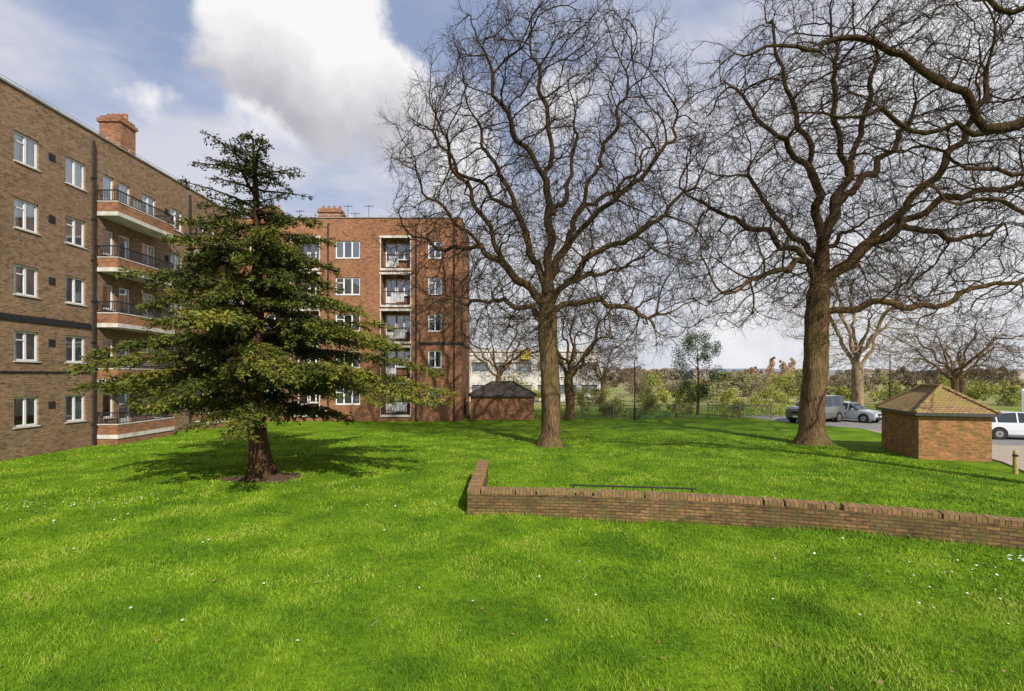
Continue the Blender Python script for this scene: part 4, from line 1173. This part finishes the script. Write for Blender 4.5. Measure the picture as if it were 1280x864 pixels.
w = bpy.data.worlds.new('World'); scene.world = w; w.use_nodes = True
nt = NT(w.node_tree); bg = nt.n['Background']
sky = nt.node('ShaderNodeTexSky', sky_type='NISHITA'); sky.sun_disc = False
sky.sun_elevation = elev; sky.sun_rotation = math.atan2(sd.x, sd.y)
tc = nt.node('ShaderNodeTexCoord'); D = tc.outputs['Generated']
nz = nt.node('ShaderNodeTexNoise', ins={'Vector': D, 'Scale': 5.0, 'Detail': 6, 'Roughness': .6})
off = nt.node('ShaderNodeVectorMath', operation='SUBTRACT', ins={0: nz.outputs['Color'], 1: (.5, .5, .5)})
offs = nt.node('ShaderNodeVectorMath', operation='SCALE', ins={0: off.outputs[0], 'Scale': .30})
Dd = nt.node('ShaderNodeVectorMath', operation='ADD', ins={0: D, 1: offs.outputs[0]}).outputs[0]
def dirv(px, py): return tuple(Vector(((px - 640) / 640, 1, (470 - py) / 640)).normalized())
def blob(px, py, r0, r1, src=None):
    ds = nt.node('ShaderNodeVectorMath', operation='DISTANCE', ins={0: src or Dd, 1: dirv(px, py)})
    return nt.maprange(ds.outputs['Value'], r0, r1, 1, 0)
def mx(*a_):
    o = a_[0]
    for k in a_[1:]: o = nt.math('MAXIMUM', o, k)
    return o
big = mx(blob(360, 0, .09, .14), blob(400, 70, .10, .15), blob(465, 110, .07, .12), blob(300, 50, .03, .08), blob(400, 140, .05, .10))
mid = mx(blob(570, 195, .03, .14), blob(730, 140, .0, .11), blob(340, 170, .0, .07), blob(175, 100, .0, .05))
right = mx(blob(1250, 10, .12, .28), blob(1010, 330, .05, .42), blob(700, 380, .0, .34), blob(1250, 330, .1, .4))
mp = nt.node('ShaderNodeMapping', ins={'Vector': D, 'Scale': (1.2, 1.2, 3.0)})
nv = nt.node('ShaderNodeTexNoise', ins={'Vector': mp.outputs[0], 'Scale': 2.3, 'Detail': 5, 'Roughness': .55})
veil = nt.maprange(nv.outputs[0], .34, .66, .60, 1.0)
vc = nt.ramp(nv.outputs[0], [(.38, (.42, .50, .74)), (.60, (.66, .67, .76))])
vcs = nt.node('ShaderNodeVectorMath', operation='SCALE', ins={0: vc, 'Scale': 10.0}).outputs[0]
sxyz = nt.node('ShaderNodeSeparateXYZ', ins={0: D})
col = nt.mix(veil, sky.outputs[0], vcs)
low = nt.maprange(sxyz.outputs[2], .0, .38, 1, 0)
col = nt.mix(nt.math('MULTIPLY', low, .75), col, (7.4, 7.6, 8.3))
nd = nt.node('ShaderNodeTexNoise', ins={'Vector': D, 'Scale': 6.0, 'Detail': 6, 'Roughness': .6})
white = nt.ramp(nd.outputs[0], [(.32, (.70, .71, .76)), (.55, (.97, .97, .98))])
whites = nt.node('ShaderNodeVectorMath', operation='SCALE', ins={0: white, 'Scale': 9.8}).outputs[0]
col = nt.mix(nt.math('MULTIPLY', right, .85), col, whites)
col = nt.mix(nt.math('MULTIPLY', mid, .9), col, (9.5, 9.4, 9.4))
shade = nt.math('ADD', nt.math('MULTIPLY', nt.maprange(sxyz.outputs[2], .41, .57), .62), nt.math('MULTIPLY', nd.outputs[0], .75))
bc = nt.ramp(shade, [(.34, (.50, .49, .54)), (.58, (.72, .70, .74)), (.82, (.98, .97, .97))])
bcs = nt.node('ShaderNodeVectorMath', operation='SCALE', ins={0: bc, 'Scale': 9.8}).outputs[0]
col = nt.mix(big, col, bcs)
nt.l.new(col, bg.inputs[0]); bg.inputs[1].default_value = .1
w.cycles.sampling_method = 'MANUAL'; w.cycles.sample_map_resolution = 256

# ------------------------------------------------------------------ camera
cam = bpy.data.cameras.new('camera'); cam.lens = 18; cam.sensor_width = 36; cam.shift_y = 38 / 1280; cam.clip_end = 12000
co = bpy.data.objects.new('camera', cam); co.location = (0, 0, 3.4); co.rotation_euler = (math.radians(90), 0, 0); link(co)
scene.camera = co
scene.view_settings.view_transform = 'Standard'; scene.view_settings.look = 'None'; scene.view_settings.exposure = 0
